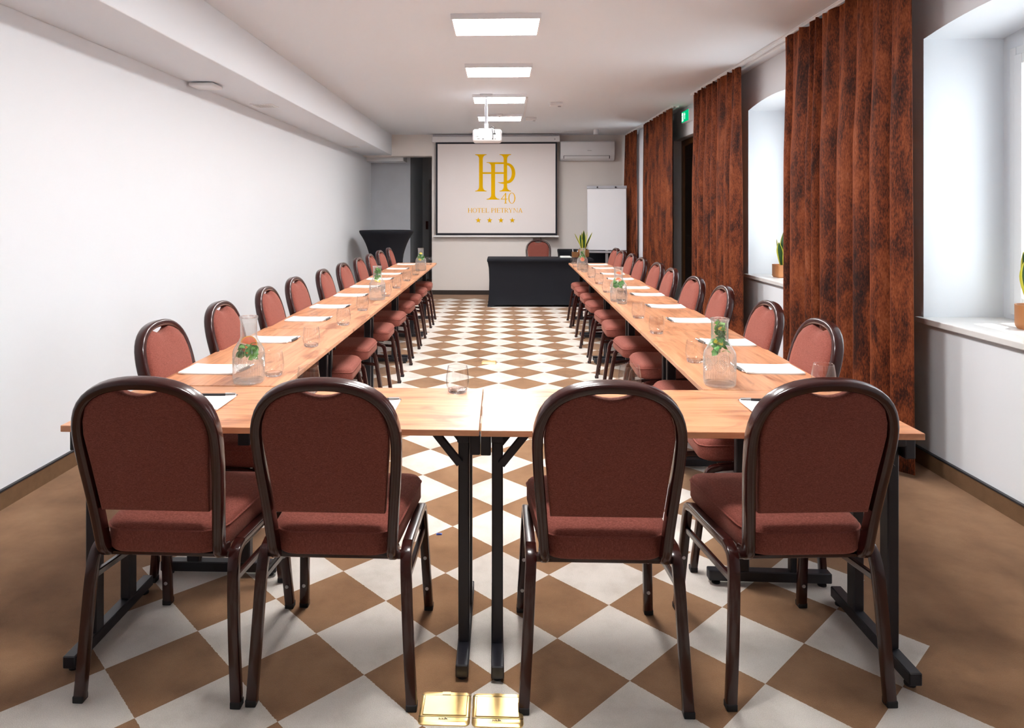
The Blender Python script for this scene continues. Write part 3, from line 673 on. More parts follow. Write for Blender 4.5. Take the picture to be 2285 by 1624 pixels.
# ------------------------------------------------------------------ banquet chairs
def lean(z):
    u = (z - .44) / .515
    return .030 - .085 * u - .040 * u * u
def chair_proto():
    t = thing('banquet_chair', 'x x x x', 'chair')
    half = [(0, .9405), (.05, .938), (.10, .927), (.142, .905), (.172, .872), (.189, .828), (.1945, .78), (.191, .70), (.184, .62), (.177, .54), (.172, .47), (.170, .445)]
    path = [(-x, lean(z), z) for x, z in reversed(half)] + [(x, lean(z), z) for x, z in half[1:]]
    hook = lambda s: [(s * .170, .030, .44), (s * .170, .045, .424), (s * .170, .075, .417)]
    path = list(reversed(hook(-1))) + path[1:-1] + hook(1)
    mb = MB(); pts = smooth_path(path, 1); rings = []; n = len(pts)
    prof = rrect(.0145, .021, .010, 3)
    for i, p in enumerate(pts):
        tg = (pts[min(i + 1, n - 1)] - pts[max(i - 1, 0)]).normalized()
        yv = Vector((0, 1, .2)); yv = (yv - tg * yv.dot(tg)).normalized(); s = tg.cross(yv)
        rings.append([p + s * a + yv * b for a, b in prof])
    mb.loft(rings); mb.build('back_frame', M['frame'], t, smooth=True)
    # padded back with the scooped hand hold
    out = [(-.1555, .556), (-.163, .63), (-.168, .69), (-.173, .74), (-.176, .79), (-.171, .83), (-.157, .868), (-.131, .897), (-.098, .915), (-.068, .9235), (-.056, .9185), (-.040, .9115), (-.020, .9065), (0, .905)]
    out = out + [(-x, z) for x, z in reversed(out[:-1])]
    out = [(x, z) for x, z in out]
    def ringp(inset, off):
        r = []
        for x, z in out:
            dx, dz = x, z - .745; l = math.hypot(dx, dz); k = 1 - inset / l
            zz = .745 + dz * k; r.append((x * k, lean(zz) + off, zz))
        return r
    mb = MB(); mb.loft([ringp(.012, -.017), ringp(.003, -.015), ringp(0, -.009), ringp(0, .012), ringp(.004, .021), ringp(.016, .028), ringp(.05, .032)])
    bk = mb.build('backrest', M['fabric'], t, smooth=True, auto=1.2)
    # seat cushion
    def outline(inset):
        r = []
        pts = []
        def arc(cx, cy, rad, a0, a1, n=6):
            for k in range(n + 1):
                u = a0 + (a1 - a0) * k / n; pts.append((cx + rad * math.cos(u), cy + rad * math.sin(u)))
        arc(.205 - .06, .468 - .06, .06, 0, PI / 2); arc(-.205 + .06, .468 - .06, .06, PI / 2, PI)
        arc(-.182 + .075, .025 + .075, .075, PI, 1.5 * PI); arc(.182 - .075, .025 + .075, .075, 1.5 * PI, 2 * PI)
        c = (0, .24)
        for x, y in pts:
            dx, dy = x - c[0], y - c[1]; l = math.hypot(dx, dy); k = 1 - inset / l; r.append((c[0] + dx * k, c[1] + dy * k))
        return r
    sd = lambda y: -.010 * max(0, (y - .36) / .1) ** 2      # waterfall front
    rg = lambda i, z: [(x, y, z + sd(y) * (z > .45)) for x, y in outline(i)]
    mb = MB().loft([rg(.03, .418), rg(.006, .422), rg(0, .432), rg(0, .484), rg(.004, .496), rg(.014, .504), rg(.05, .509), rg(.12, .511)])
    se = mb.build('seat', M['fabric'], t, smooth=True, auto=1.2)
    pp = [Vector(p) for p in rg(-.0005, .487)]; rings = []
    n = len(pp)
    for i in range(n):
        tg = (pp[(i + 1) % n] - pp[i - 1]).normalized(); s = tg.cross(Vector((0, 0, 1)))
        rings.append([pp[i] + s * .003 * math.cos(a) + Vector((0, 0, 1)) * .003 * math.sin(a) for a in (0, 2.1, 4.2)])
    MB().loft(rings + [rings[0]], True, False).build('piping', M['fabric'], se)
    MB().box(-.17, .17, .05, .43, .412, .425).build('seat_base', M['dark'], t)
    # legs: two bent tubes, one at each side
    prf = rrect(.0155, .013, .005, 2)
    for s in (-1, 1):
        rear = smooth_path([(s * .229, .012, 0.006), (s * .217, .022, .20), (s * .209, .036, .37), (s * .206, .055, .418), (s * .206, .095, .428)], 2)
        MB_ = MB().tube(rear, prf, (0, 1, 0)).build('leg', M['frame'], t, smooth=True)
        MB().box(-.0155, .0155, -.0145, .0145, 0, .02).build('foot_cap', M['rubber'], MB_, bevel=.003); MB_.children[-1].location = (s * .229, .012, 0)
        front = smooth_path([(s * .222, .500, 0.006), (s * .212, .470, .22), (s * .207, .448, .35), (s * .205, .435, .392), (s * .205, .39, .402)], 2)
        fl = MB().tube(front, prf, (0, 1, 0)).build('leg', M['frame'], t, smooth=True)
        MB().box(-.0155, .0155, -.0145, .0145, 0, .02).build('foot_cap', M['rubber'], fl, bevel=.003); fl.children[-1].location = (s * .222, .500, 0)
        for z, yy, xx in ((.085, .4885, .2182), (.20, .4725, .2132)):
            MB().lathe([(.0065, 0), (.006, .004), (.001, .005)], 10).build('stud', M['alu'], fl, smooth=True); c = fl.children[-1]; c.rotation_euler = (PI / 2, 0, 0); c.location = (s * xx, yy - .0115, z)
        MB().tube([(s * .206, .09, .428), (s * .205, .40, .402)], prf, (0, 0, 1)).build('side_rail', M['frame'], t, smooth=True)
        MB().tube([(s * .2095, .034, .345), (s * .208, .455, .305)], rrect(.008, .010, .003, 1), (0, 0, 1)).build('brace', M['frame'], t, smooth=True)
    MB().tube([(-.206, .06, .412), (.206, .06, .412)], rrect(.010, .011, .003, 1), (0, 0, 1)).build('cross_bar', M['frame'], t, smooth=True)
    return t
CH = chair_proto(); cu_ = [False]
def chair(x, y, rz, label, group): return place(CH, cu_, x, y, rz, label, group)
FG = 'chairs with their backs to the camera'
chair(-.976, 1.905, math.radians(-1), 'large dark-backed chair at far left of the front row', FG)
chair(-.478, 1.908, math.radians(-.5), 'dark-backed front chair, second from the left', FG)
chair(.295, 1.905, 0, 'dark-backed front chair just right of the table joint', FG)
chair(.880, 1.952, math.radians(3.5), 'large dark-backed chair at far right of the front row', FG)
LY = [2.78, 3.39, 4.07, 4.69, 5.36, 6.04, 6.77, 7.36, 8.05, 8.69]
lj = random.Random(5)
for k, y in enumerate(LY):
    chair(-1.335 + lj.uniform(-.012, .012), y, -PI / 2 + math.radians(lj.uniform(-2.5, 2.5)), '%s chair from the front in the row along the white wall' % ORD[k], 'chairs along the white wall')
RY = [2.90, 3.49, 4.225, 4.83, 5.57, 6.18, 6.88, 7.50, 8.15, 8.70]
for k, y in enumerate(RY):
    xe = 1.25 + (y - 2.56) * math.tan(ANG)
    chair(xe + lj.uniform(-.01, .01), y, PI / 2 + math.radians(lj.uniform(-3, 3)), '%s chair from the front in the row along the curtains' % ORD[k], 'chairs along the curtains')
q = at(1201, 534, y=11.22); chair(q.x, 11.15, PI, 'lone chair behind the black covered desk below the screen', 'chair at the presenter desk')

# ------------------------------------------------------------------ tumblers, carafes, notepads, pens
def tumbler_proto():
    t = thing('tumbler', 'x x x x', 'glass')
    o_ = [(.031, .012), (.036, .014), (.0405, .026), (.0425, .042), (.0418, .058), (.0385, .080), (.0355, .096)]
    i_ = [(.0342, .096), (.0370, .080), (.0402, .058), (.0408, .042), (.0388, .026), (.032, .015)]
    MB().lathe(o_ + i_, 32, caps=False).build('wall', M['glass'], t, smooth=True, auto=1.0)
    MB().lathe([(.001, .0), (.029, 0), (.034, .004), (.0362, .0135), (.032, .0148), (.001, .0148)], 32).build('base', M['glass_base'], t, smooth=True, auto=1.0)
    MB().lathe([(.0357, .0945), (.0357, .0965), (.0349, .0973), (.0341, .0965), (.0341, .0945)], 32, caps=False).build('rim', M['glass'], t, smooth=True)
    return t
TU = tumbler_proto(); tu_ = [False]
def tumbler(px, py, label, group):
    q = at(px, py, z=TZ); o = place(TU, tu_, q.x, q.y, random.uniform(0, 6), label, group); o.location.z = TZ
for k, (px, py) in enumerate([(610, 838), (694.7, 773), (766.4, 725), (809, 693), (861.7, 661), (884.7, 643), (907.7, 627), (927.4, 613.5), (957, 590.5)]):
    tumbler(px, py, '%s tumbler from the front on the tables along the white wall' % ORD[k], 'tumblers on the left row')
for k, (px, py) in enumerate([(1551, 808), (1465, 744), (1424.6, 709.5), (1388, 678), (1355, 652.5), (1336.5, 633), (1320, 619.5), (1304, 607), (1285, 596), (1280.5, 588.5)]):
    tumbler(px, py, '%s tumbler from the front on the tables along the curtains' % ORD[k], 'tumblers on the right row')
for px, py, l in ((688, 876, 'tumbler on the left front table behind the second chair'), (1021, 875, 'empty tumbler standing alone by the joint of the front tables'), (1405, 874, 'tumbler on the right front table behind the third chair'), (1838, 870, 'tumbler at the right end behind the fourth chair')):
    tumbler(px, py, l, 'tumblers on the front tables')

CP = [(.050, 0.0), (.0565, .008), (.058, .03), (.058, .118), (.0555, .130), (.0335, .166), (.0295, .178), (.0295, .240), (.0335, .251), (.0335, .256)]
def carafe_proto():
    t = thing('carafe', 'x x x x', 'carafe')
    MB().lathe(CP, 180, rib=36, amp=.0036, caps=False).build('bottle', M['carafe'], t, smooth=True, auto=1.3)
    MB().lathe([(.001, .002), (.045, .001), (.053, .006), (.054, .014), (.048, .012), (.001, .010)], 36).build('thick_base', M['glass_base'], t, smooth=True)
    MB().lathe([(.0345, .250), (.0352, .2535), (.0345, .257), (.0322, .257), (.0315, .2535), (.0322, .250)], 36, caps=False).build('rim', M['glass_base'], t, smooth=True)
    ros = MB()
    for k in range(7):
        a = 2 * PI * k / 7; n = 18
        for rr in (.007, .0125, .018, .0225):
            ring_ = []
            for i in range(n):
                u = 2 * PI * i / n; zz = .085 + rr * math.sin(u); aa = a + rr * math.cos(u) / .0592
                ring_.append(Vector((.0592 * math.cos(aa), .0592 * math.sin(aa), zz)))
            rings = []
            for i in range(n):
                tg = (ring_[(i + 1) % n] - ring_[i - 1]).normalized(); nr = Vector((ring_[i].x, ring_[i].y, 0)).normalized(); s = tg.cross(nr)
                rings.append([ring_[i] + nr * .0012 * math.cos(b) + s * .0012 * math.sin(b) for b in (0, 2.1, 4.2)])
            ros.loft(rings + [rings[0]], True, False)
    ros.build('embossed_rosettes', M['carafe'], t, smooth=True)
    MB().lathe([(.001, .0125), (.050, .0125), (.0545, .02), (.0548, .117), (.052, .129), (.0305, .164), (.0266, .178), (.0266, .226), (.001, .226)], 36).build('water', M['water'], t, smooth=True, auto=.9)
    return t
CA = carafe_proto(); ca_ = [False]
LEAF = []
def mint_leaf_mesh(i):
    r = random.Random(40 + i); L_ = r.uniform(.026, .036); w_ = L_ * .40; vs = []; fs = []; n = 6
    for k in range(n + 1):
        u = k / n; ww = w_ * math.sin(PI * (u ** .8)) + .0004; z = .006 * math.sin(PI * u)
        vs += [(-ww, u * L_, z + .002), (0, u * L_, z), (ww, u * L_, z + .002)]
    for k in range(n): fs += [(3 * k, 3 * k + 1, 3 * k + 4, 3 * k + 3), (3 * k + 1, 3 * k + 2, 3 * k + 5, 3 * k + 4)]
    return MB().add(vs, fs).mesh('mint_leaf', M['mint'], smooth=True)
LEAF = [mint_leaf_mesh(i) for i in range(4)]
def mint(c, z0, z1, rmax, n, seed, label):
    r = random.Random(seed); t = thing('mint_sprig', label, 'mint', c)
    MB().tube([(0, 0, z0), (.004, .002, (z0 + z1) / 2), (-.002, -.003, z1)], rrect(.0012, .0012, .0005, 1), (0, 1, 0)).build('stem', M['mint'], t)
    for k in range(n):
        z = z0 + (z1 - z0) * (k + .5) / n; a = r.uniform(0, 2 * PI); o = obj('leaf', LEAF[k % 4], t)
        lim = .0255 if z > .165 else rmax
        o.scale = (min(1, lim / .033),) * 3
        o.rotation_euler = (r.uniform(-1.1, 1.2), r.uniform(-1.2, 1.2), a)
        rr = r.uniform(0, max(.006, lim - .026)); o.location = (rr * math.cos(a + PI / 2), rr * math.sin(a + PI / 2), z)
def wedge(c, z, a, kind, label, s=1.0, tilt=.4, dist=.012, full=False):
    pm, fm = (M['orange_peel'], M['orange']) if kind == 'o' else (M['lemon'], M['lemon'])
    r_ = .024 * s; n = 10; end = 2 * PI if full else PI; vs0 = [(r_ * math.cos(end * k / n), r_ * math.sin(end * k / n)) for k in range(n + 1 - (1 if full else 0))]
    if not full: vs0.append((0, -.002))
    t = thing('citrus_slice', label, 'citrus slice', (c[0] + dist * math.cos(a), c[1] + dist * math.sin(a), c[2] + z), 0)
    t.rotation_euler = (PI / 2 - tilt, .25, a + PI / 2)
    MB().loft([[(x * .86, y * .86, zz) for x, y in vs0] for zz in (-.0035, .0035)]).build('flesh', fm, t)
    MB().loft([[(x, y, zz) for x, y in vs0] for zz in (-.003, .003)]).build('peel', pm, t)
CAR = [((555, 853), 'nearest carafe on the left with grapefruit and mint in water', 'om', 'near left'), ((842, 669), 'middle carafe on the left row with lemon and mint', 'lm', 'middle left'), ((939, 604), 'farthest carafe on the left row near the wall opening', 'lm', 'far left'),
       ((1606, 860), 'nearest carafe on the right with tall mint and lemon', 'lM', 'near right'), ((1380, 673), 'middle carafe on the right row with orange and mint clump', 'om', 'middle right'), ((1299.7, 603.5), 'farthest carafe on the right row in front of desk plant', 'om', 'far right')]
for k, ((px, py), l, kind, side) in enumerate(CAR):
    q = at(px, py, z=TZ); c = place(CA, ca_, q.x, q.y, .3 * k, l, 'carafes of fruit water'); c.location.z = TZ
    P0 = (q.x, q.y, TZ)
    av = math.atan2(-q.y, -q.x)          # towards the camera
    if k == 0:
        wedge(P0, .150, av, 'o', 'large grapefruit wedge high in the %s carafe' % side, 1.3, .2, .004)
        wedge(P0, .122, av - 1.0, 'o', 'lower grapefruit wedge at the shoulder of the %s carafe' % side, .95, .6, .022)
        mint(P0, .105, .140, .052, 44, 3, 'mint leaves floating in the %s carafe' % side)
    elif k == 3:
        mint(P0, .125, .238, .044, 70, 8, 'tall mint sprig filling the neck of the %s carafe' % side)
        wedge(P0, .213, av + .5, 'l', 'small lemon piece in the neck of the %s carafe' % side, .55, .3, .012)
        wedge(P0, .160, av - .4, 'l', 'lemon slice at the shoulder of the %s carafe' % side, .8, .2, .014)
    else:
        hi = {1: .145, 2: .165, 4: .150, 5: .145}[k]
        mint(P0, {1: .16, 2: .13, 4: .105, 5: .15}[k], {1: .235, 2: .20, 4: .150, 5: .215}[k], .046, 40, 20 + k, 'mint leaves in the %s carafe' % side)
        wedge(P0, {1: .138, 2: .19, 4: .155, 5: .128}[k], av, kind[0], '%s slice in the %s carafe' % ('orange' if kind[0] == 'o' else 'lemon', side), 1.0 if k != 2 else .75, .3, .01, k in (5,))
        if k in (4,): wedge(P0, .205, av, 'o', 'upper orange piece in the neck of the %s carafe' % side, .8, .2, .004)
        if k == 2: wedge(P0, .12, av - .8, 'l', 'lower lemon slice in the %s carafe' % side, .9, .3, .02)

def pad_proto(Lx, Ly):
    mb = MB(); n = 8; th = .005
    top = []; vs = []
    for j in range(n + 1):
        for i in range(n + 1):
            u, v = i / n - .5, j / n - .5; vs.append((u * Lx, v * Ly, th + .004 * (abs(u) * 2) ** 4))
    for j in range(n + 1):
        for i in range(n + 1):
            u, v = i / n - .5, j / n - .5; vs.append((u * Lx, v * Ly, 0.0003 + .003 * (abs(u) * 2) ** 6))
    W = n + 1; B = W * W
    fs = [(j * W + i, j * W + i + 1, (j + 1) * W + i + 1, (j + 1) * W + i) for j in range(n) for i in range(n)] + [(B + j * W + i, B + (j + 1) * W + i, B + (j + 1) * W + i + 1, B + j * W + i + 1) for j in range(n) for i in range(n)]
    for i in range(n):
        fs += [(i, B + i, B + i + 1, i + 1), (n * W + i, n * W + i + 1, B + n * W + i + 1, B + n * W + i), (i * W, (i + 1) * W, B + (i + 1) * W, B + i * W), (i * W + n, B + i * W + n, B + (i + 1) * W + n, (i + 1) * W + n)]
    return mb.add(vs, fs).mesh('notepad', M['paper'], auto=.6)
PAD = pad_proto(.232, .170)
def pen_proto():
    t = thing('pen', 'x x x x', 'pen')
    MB().cyl((0, -.055, .0065), (0, .03, .0065), .0055, .006, 10).build('barrel', M['dark'], t, smooth=True)
    MB().cyl((0, -.070, .0065), (0, -.055, .0065), .0015, .0055, 10).build('tip', M['chrome'], t, smooth=True)
    MB().cyl((0, .03, .0065), (0, .066, .0065), .0062, .0062, 10).cyl((0, .066, .0065), (0, .073, .0065), .003, .003, 8).build('cap', M['chrome'], t, smooth=True)
    MB().box(-.002, .002, .028, .066, .0125, .0145).build('clip', M['chrome'], t)
    return t
PEN = pen_proto(); pe_ = [False]
def pen(x, y, rz, label, group):
    o = place(PEN, pe_, x, y, rz, label, group); o.location.z = TZ
def pad(x, y, rz, label, group):
    o = obj('notepad', PAD); o.location = (x, y, TZ); o.rotation_euler = (0, 0, rz); tag(o, label, 'notepad', group)
pj = random.Random(9)
for k, y in enumerate([2.82, 3.485, 4.165, 4.725, 5.385, 6.02, 6.715, 7.285, 7.955, 8.645]):
    x = -1.193 + pj.uniform(-.01, .01); a = math.radians(pj.uniform(-2, 2))
    pad(x, y, a, '%s notepad from the front on the tables along the white wall' % ORD[k], 'notepads on the left row')
    pen(x + .128, y + .0, math.radians(-5 + pj.uniform(-5, 5)), 'pen beside the %s notepad on the tables along the white wall' % ORD[k], 'pens on the left row')
for k, y in enumerate([2.90, 3.485, 4.19, 4.815, 5.50, 6.01, 6.79, 7.345, 8.095, 8.65]):
    x = 1.13 + (y - 2.9) * math.tan(ANG) * .8 + pj.uniform(-.01, .01); a = math.radians(-1 + pj.uniform(-2, 2))
    pad(x, y, a, '%s notepad from the front on the tables along the curtains' % ORD[k], 'notepads on the right row')
    pen(x - .128, y + .0, math.radians(4 + pj.uniform(-5, 5)), 'pen beside the %s notepad on the tables along the curtains' % ORD[k], 'pens on the right row')
for x, y, s, l in ((-1.055, 2.315, 1, 'first'), (-.462, 2.275, 1, 'second'), (.28, 2.27, 1, 'third'), (.945, 2.31, -1, 'fourth')):
    pad(x, y, 0, 'notepad on the front tables behind the %s chair from the left' % l, 'notepads on the front tables')
    pen(x + s * .045, y + .094, -PI / 2 * s + .02, 'pen behind the notepad of the %s front chair from the left' % l, 'pens on the front tables')

# ------------------------------------------------------------------ presenter desk, flip chart, tall table at the far end
q0 = at(1090, 685, z=0); DX0, DX1, DY0, DY1, DZ = -.19, 1.375, 10.13, 10.61, .722
t = thing('covered_desk', 'desk under a black stretch cover below the screen', 'desk', ((DX0 + DX1) / 2, (DY0 + DY1) / 2, 0))
hw, hd = (DX1 - DX0) / 2, (DY1 - DY0) / 2
rings = []
for z, i in ((.004, .0), (.06, .012), (.2, .024), (.4, .028), (.57, .022), (.64, .010), (.667, .004), (.677, -.004), (.704, -.004), (.716, .0), (.722, .012)):
    r = []; NX, NY = 24, 8
    a, b = hw - i, hd - i
    for k in range(NX): r.append((-a + 2 * a * k / NX, -b + (.018 * math.sin(PI * k / NX) if z < .66 else 0), z))
    for k in range(NY): r.append((a - (.01 * math.sin(PI * k / NY) if z < .66 else 0), -b + 2 * b * k / NY, z))
    for k in range(NX): r.append((a - 2 * a * k / NX, b - (.018 * math.sin(PI * k / NX) if z < .66 else 0), z))
    for k in range(NY): r.append((-a + (.01 * math.sin(PI * k / NY) if z < .66 else 0), b - 2 * b * k / NY, z))
    if z < .01:
        r = [(x, y, z + .03 * max(0, 1 - (abs(abs(x) - hw) / .2)) * 0 + (.03 if abs(x) < hw - .12 and abs(y) > hd - .1 else 0)) for x, y, z in r]
    rings.append(r)
MB().loft(rings).build('stretch_cover', M['black_cloth'], t, smooth=True, auto=.9)
for sx in (-1, 1):
    for sy in (-1, 1): MB().cyl((sx * (hw - .05), sy * (hd - .05), 0), (sx * (hw - .05), sy * (hd - .05), .03), .02).build('foot', M['dark'], t)
# second black table against the end wall
t = thing('covered_side_table', 'low black covered table against the end wall behind the flip chart', 'table', (1.50, 11.56, 0))
rings = []
for z, i in ((.004, 0), (.1, .012), (.4, .02), (.68, .01), (.74, 0), (.772, 0), (.78, .01)):
    a, b = .52 - i, .20 - i; rings.append([(-a, -b, z), (0, -b + (.015 if z < .7 else 0), z), (a, -b, z), (a, b, z), (0, b, z), (-a, b, z)])
MB().loft(rings).build('stretch_cover', M['black_cloth'], t, bevel=.006, auto=.6)
for sx in (-1, 1): MB().box(sx * .5 - .02, sx * .5 + .02, -.15, .15, 0, .02).build('foot', M['dark'], t)
# tall cocktail table with waisted cover
q0 = at(803, 515, y=10.7); q1 = at(922, 515, y=10.7)
R_ = (q1.x - q0.x) / 2; zt = q0.z + .005
t = thing('cocktail_table', 'tall round cocktail table in a black waisted stretch cover', 'table', ((q0.x + q1.x) / 2, 10.7, 0))
R2 = min(R_, (q0.x + q1.x) / 2 - XL - .03)
mb = MB()
rings = []
for z, r in ((.0, .36), (.05, .35), (.15, .315), (.3, .275), (.45, .255), (.58, .253), (.66, .258), (.743, .270), (.80, .285), (.852, .302), (.91, .324), (.968, .351), (1.02, .38), (1.05, .4), (1.073, .414), (1.09, R_), (zt - .006, R_), (zt, R_ - .01), (zt + .001, .3), (zt + .001, .01)):
    n = 48; lob = max(0, 1 - z / .5) * .13
    rings.append([((r * (1 + lob * math.cos(4 * 2 * PI * k / n))) * math.cos(2 * PI * k / n), (r * (1 + lob * math.cos(4 * 2 * PI * k / n))) * math.sin(2 * PI * k / n), z + .002) for k in range(n)])
mb.loft(rings).build('stretch_cover', M['black_cloth'], t, smooth=True, auto=.9)
MB().lathe([(R_ - .004, zt - .02), (R_ + .003, zt - .014), (R_ + .003, zt - .004), (R_ - .006, zt + .003)], 48, caps=False).build('top_band', M['black_cloth'], t, smooth=True)
# flip chart
t = thing('flip_chart', 'white flip chart board on a grey tripod by the far curtain', 'flip chart', (0, 0, 0))
A = at(1309, 416, y=11.12); B = at(1398, 412, y=11.0); A2 = at(1309, 556, y=11.05); 
t.location = ((A.x + B.x) / 2, 11.02, 0); ang = math.atan2(-.07, B.x - A.x); t.rotation_euler = (0, 0, ang)
hw = (B.x - A.x) / 2; zb, ztp = .80, 1.79
slope = lambda z: (z - zb) * .05
def slab(x0, x1, z0, z1, y0, y1): return [[(x0, y0 + slope(z0), z0), (x1, y0 + slope(z0), z0), (x1, y1 + slope(z0), z0), (x0, y1 + slope(z0), z0)], [(x0, y0 + slope(z1), z1), (x1, y0 + slope(z1), z1), (x1, y1 + slope(z1), z1), (x0, y1 + slope(z1), z1)]]
bd = MB().loft(slab(-hw, hw, zb, ztp, 0, .02)).build('board', M['board_white'], t, bevel=.003)
MB().lathe([(.012, 0), (.012, .001)], 16, caps=False).build('round_mark', M['text_grey'], bd); m_ = bd.children[-1]; m_.rotation_euler = (PI / 2, 0, 0); m_.location = (hw - .09, -.001 + slope(zb + .09), zb + .09)
MB().loft(slab(-hw, -hw + .006, zb, ztp, -.003, .0)).loft(slab(hw - .006, hw, zb, ztp, -.003, .0)).build('edge_strip', M['alu'], t)
MB().loft(slab(-hw - .005, hw + .005, ztp, ztp + .045, -.02, .03)).build('clamp_bar', M['grey'], t, bevel=.004)
for x in (-hw * .48, hw * .45):
    MB().cyl((x, -.02 + slope(ztp), ztp + .02), (x, -.045 + slope(ztp), ztp + .02), .014).build('clamp_knob', M['dark'], t, smooth=True)
MB().loft(slab(-hw, hw, zb - .045, zb - .012, -.05, .02)).build('pen_tray', M['alu'], t, bevel=.004)
MB().box(-.022, .022, .0, .03, .05, zb).build('post', M['alu'], t, bevel=.003)
for x, y in ((-.32, -.12), (.32, -.12), (0, .2)): MB().tube([(0, .02, .42), (x, y, .008)], rrect(.012, .008, .003, 1), (0, 0, 1)).build('leg', M['alu'], t)

# snake plants
def snake_plant(loc, pr, ph, leaves, label, pot, seed, square=False):
    r = random.Random(seed); t = thing('snake_plant', label, 'potted plant', loc)
    if square: MB().loft([rrectz(pr * .9, pr * .9, .012, 0), rrectz(pr, pr, .014, .012), rrectz(pr, pr, .014, ph), rrectz(pr - .008, pr - .008, .01, ph), rrectz(pr - .008, pr - .008, .01, ph - .012)]).build('pot', pot, t, auto=.5)
    else: MB().lathe([(pr * .86, 0), (pr * .97, .012), (pr, .03), (pr, ph), (pr - .007, ph), (pr - .008, ph - .015), (.001, ph - .015)], 32).build('pot', pot, t, smooth=True, auto=.6)
    MB().lathe([(pr - .012, ph - .018), (pr - .03, ph - .010), (.001, ph - .008)], 20, caps=False).build('soil', M['soil'], t)
    for (a, tilt, h, wd) in leaves:
        mb = MB(); n = 12; rows = []
        for k in range(n + 1):
            u = k / n; ww = wd * (.45 + .55 * math.sin(PI * min(1, u * 1.25 + .12) * .62)) * (1 if u < .6 else max(.02, 1 - ((u - .6) / .4) ** 1.8))
            c = Vector((math.cos(a), math.sin(a), 0)); p = c * (pr * .25 + math.sin(tilt) * h * u ** 1.35) + Vector((0, 0, ph - .015 + h * u * math.cos(tilt * .7)))
            s = Vector((-math.sin(a + .5 * u), math.cos(a + .5 * u), 0)); nn = c
            rows.append([p - s * ww + nn * .25 * ww, p - s * ww * .72 + nn * .08 * ww, p, p + s * ww * .72 + nn * .08 * ww, p + s * ww + nn * .25 * ww])
        vs = [v for rr in rows for v in rr]
        for k in range(n):
            for i in range(4):
                mb.mi = 1 if i in (0, 3) else 0
                mb.add([], []) ; mb.f.append((k * 5 + i, k * 5 + i + 1, k * 5 + i + 6, k * 5 + i + 5)); mb.m.append(mb.mi)
        mb.v = [tuple(v) for v in vs]
        lo = mb.build('leaf', [M['leaf_green'], M['leaf_yellow']], t, smooth=True)
        so = lo.modifiers.new('thickness', 'SOLIDIFY'); so.thickness = .003
    return t
def rrectz(a, b, r, z): return [(x, y, z) for x, y in rrect(a, b, r, 3)]
q = at(1302, 573, y=10.42)
snake_plant((q.x, 10.42, DZ + .003), .085, .115, [(PI - .2, .42, .27, .034), (-1.6, .06, .31, .036), (-.4, .12, .29, .038), (.2, .42, .29, .022), (-2.6, .16, .25, .034), (2.0, .1, .28, .03)], 'snake plant in a bronze pot on the black covered desk', M['copper'], 3)
q = at(1748, 612, x=2.53)
snake_plant((2.53, q.y, SILLZ), .075, .115, [(PI + .6, .22, .22, .030), (-1.4, .10, .28, .034), (-.3, .2, .26, .03), (1.2, .12, .30, .032), (2.6, .15, .24, .026)], 'snake plant in a square terracotta pot on the second window sill', M['terracotta'], 4, True)
q = at(2312, 735, z=SILLZ)
snake_plant((q.x, q.y, SILLZ), .085, .12, [(PI + .3, .22, .24, .034), (-1.5, .12, .32, .036), (0, .2, .3, .03), (1.6, .12, .33, .034), (2.7, .1, .28, .03)], 'snake plant in a round brown pot on the sill at right edge', M['terracotta'], 5)
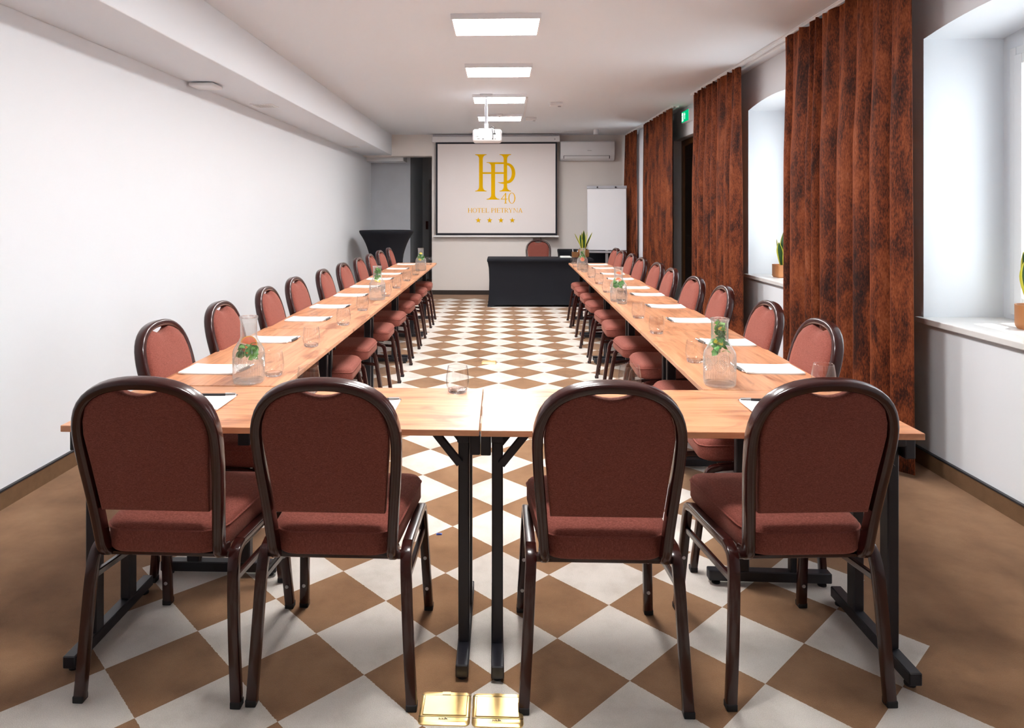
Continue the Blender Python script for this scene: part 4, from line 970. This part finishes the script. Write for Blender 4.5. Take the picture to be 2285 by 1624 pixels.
# small things on the desk
q = at(1283, 570, y=10.36); t = thing('utensil_caddy', 'small brown caddy holding markers beside the desk plant', 'caddy', (q.x, 10.36, DZ + .003))
MB().box(-.045, .045, -.03, .03, 0, .004).box(-.045, .045, -.03, -.026, .004, .085).box(-.045, .045, .026, .03, .004, .085).box(-.045, -.041, -.026, .026, .004, .085).box(.041, .045, -.026, .026, .004, .085).build('box', M['wood_door'], t)
for k, (x, m) in enumerate(((-.022, 'white'), (0, 'dark'), (.02, 'dark'), (.03, 'white'))): MB().cyl((x, 0, .006), (x + .008 * (k - 1.5), .004, .125 - .008 * k), .007, n=8).build('marker', M[m], t, smooth=True)
q = at(1263, 574, y=10.35); t = thing('folded_towel', 'folded white cloth lying on the black covered desk', 'cloth', (q.x - .01, 10.30, DZ + .003))
MB().box(-.085, .085, -.055, .055, 0, .012).build('lower_fold', M['paper'], t, bevel=.004); MB().box(-.082, .07, -.05, .052, .012, .024).build('upper_fold', M['paper'], t, bevel=.005)

# ------------------------------------------------------------------ brass floor boxes, litter, wall socket
def floor_box(x0, x1, y0, y1, label, text=True):
    t = thing('floor_box', label, 'floor box', ((x0 + x1) / 2, (y0 + y1) / 2, 0), 0, 'brass floor boxes')
    a, b = (x1 - x0) / 2, (y1 - y0) / 2
    MB().loft([rrectz(a, b, .014, .0), rrectz(a, b, .014, .003), rrectz(a - .006, b - .006, .012, .007)]).build('frame', M['brass'], t, auto=.5)
    ld = MB().loft([rrectz(a - .010, b * .62, .003, .007), rrectz(a - .012, b * .62 - .002, .003, .0095)]).build('lid', M['brass'], t); ld.location.y = .004
    for y_ in (-b * .62, b * .7): MB().box(-a * .99, a * .99, y_, y_ + .0012, .0068, .0076).build('seam', M['dark'], t)
    MB().box(-.012, .012, b * .72, b * .9, .007, .009).build('latch', M['brass'], t)
    if text:
        me = text_mesh('legrand', .009); me.materials.append(M['text_grey']); l = obj('lettering', me, t); l.rotation_euler = (0, 0, PI); l.location = (-.002, -b * .74, .0076)
floor_box(-.226, -.083, 1.858, 1.985, 'left brass floor box on the carpet below the front tables')
floor_box(-.078, .064, 1.856, 1.983, 'right brass floor box, touching the third chair leg')
q = at(1091, 809, z=0); floor_box(q.x - .07, q.x + .07, q.y - .065, q.y + .065, 'far brass floor box in the middle of the aisle', False)
q = at(980, 1192, z=0)
tag(MB().box(-.012, .012, -.006, .006, 0, .003).add([(-.012, -.006, .003), (.0, -.008, .009), (.012, -.006, .003), (0, .006, .003)], [(0, 1, 3), (1, 2, 3)]).build('candy_wrapper', M['blue']), 'tiny crumpled blue wrapper lying on the carpet', 'litter').location = (q.x, q.y, 0)
q = at(743, 655, x=XL + .0); t = thing('wall_socket', 'small white socket low on the left wall', 'socket', (XL, q.y, q.z + .04))
MB().box(0, .01, -.04, .04, -.04, .04).build('plate', M['white'], t, bevel=.003); MB().cyl((.01, 0, 0), (.0105, 0, 0), .02).build('outlet', M['grey'], t)
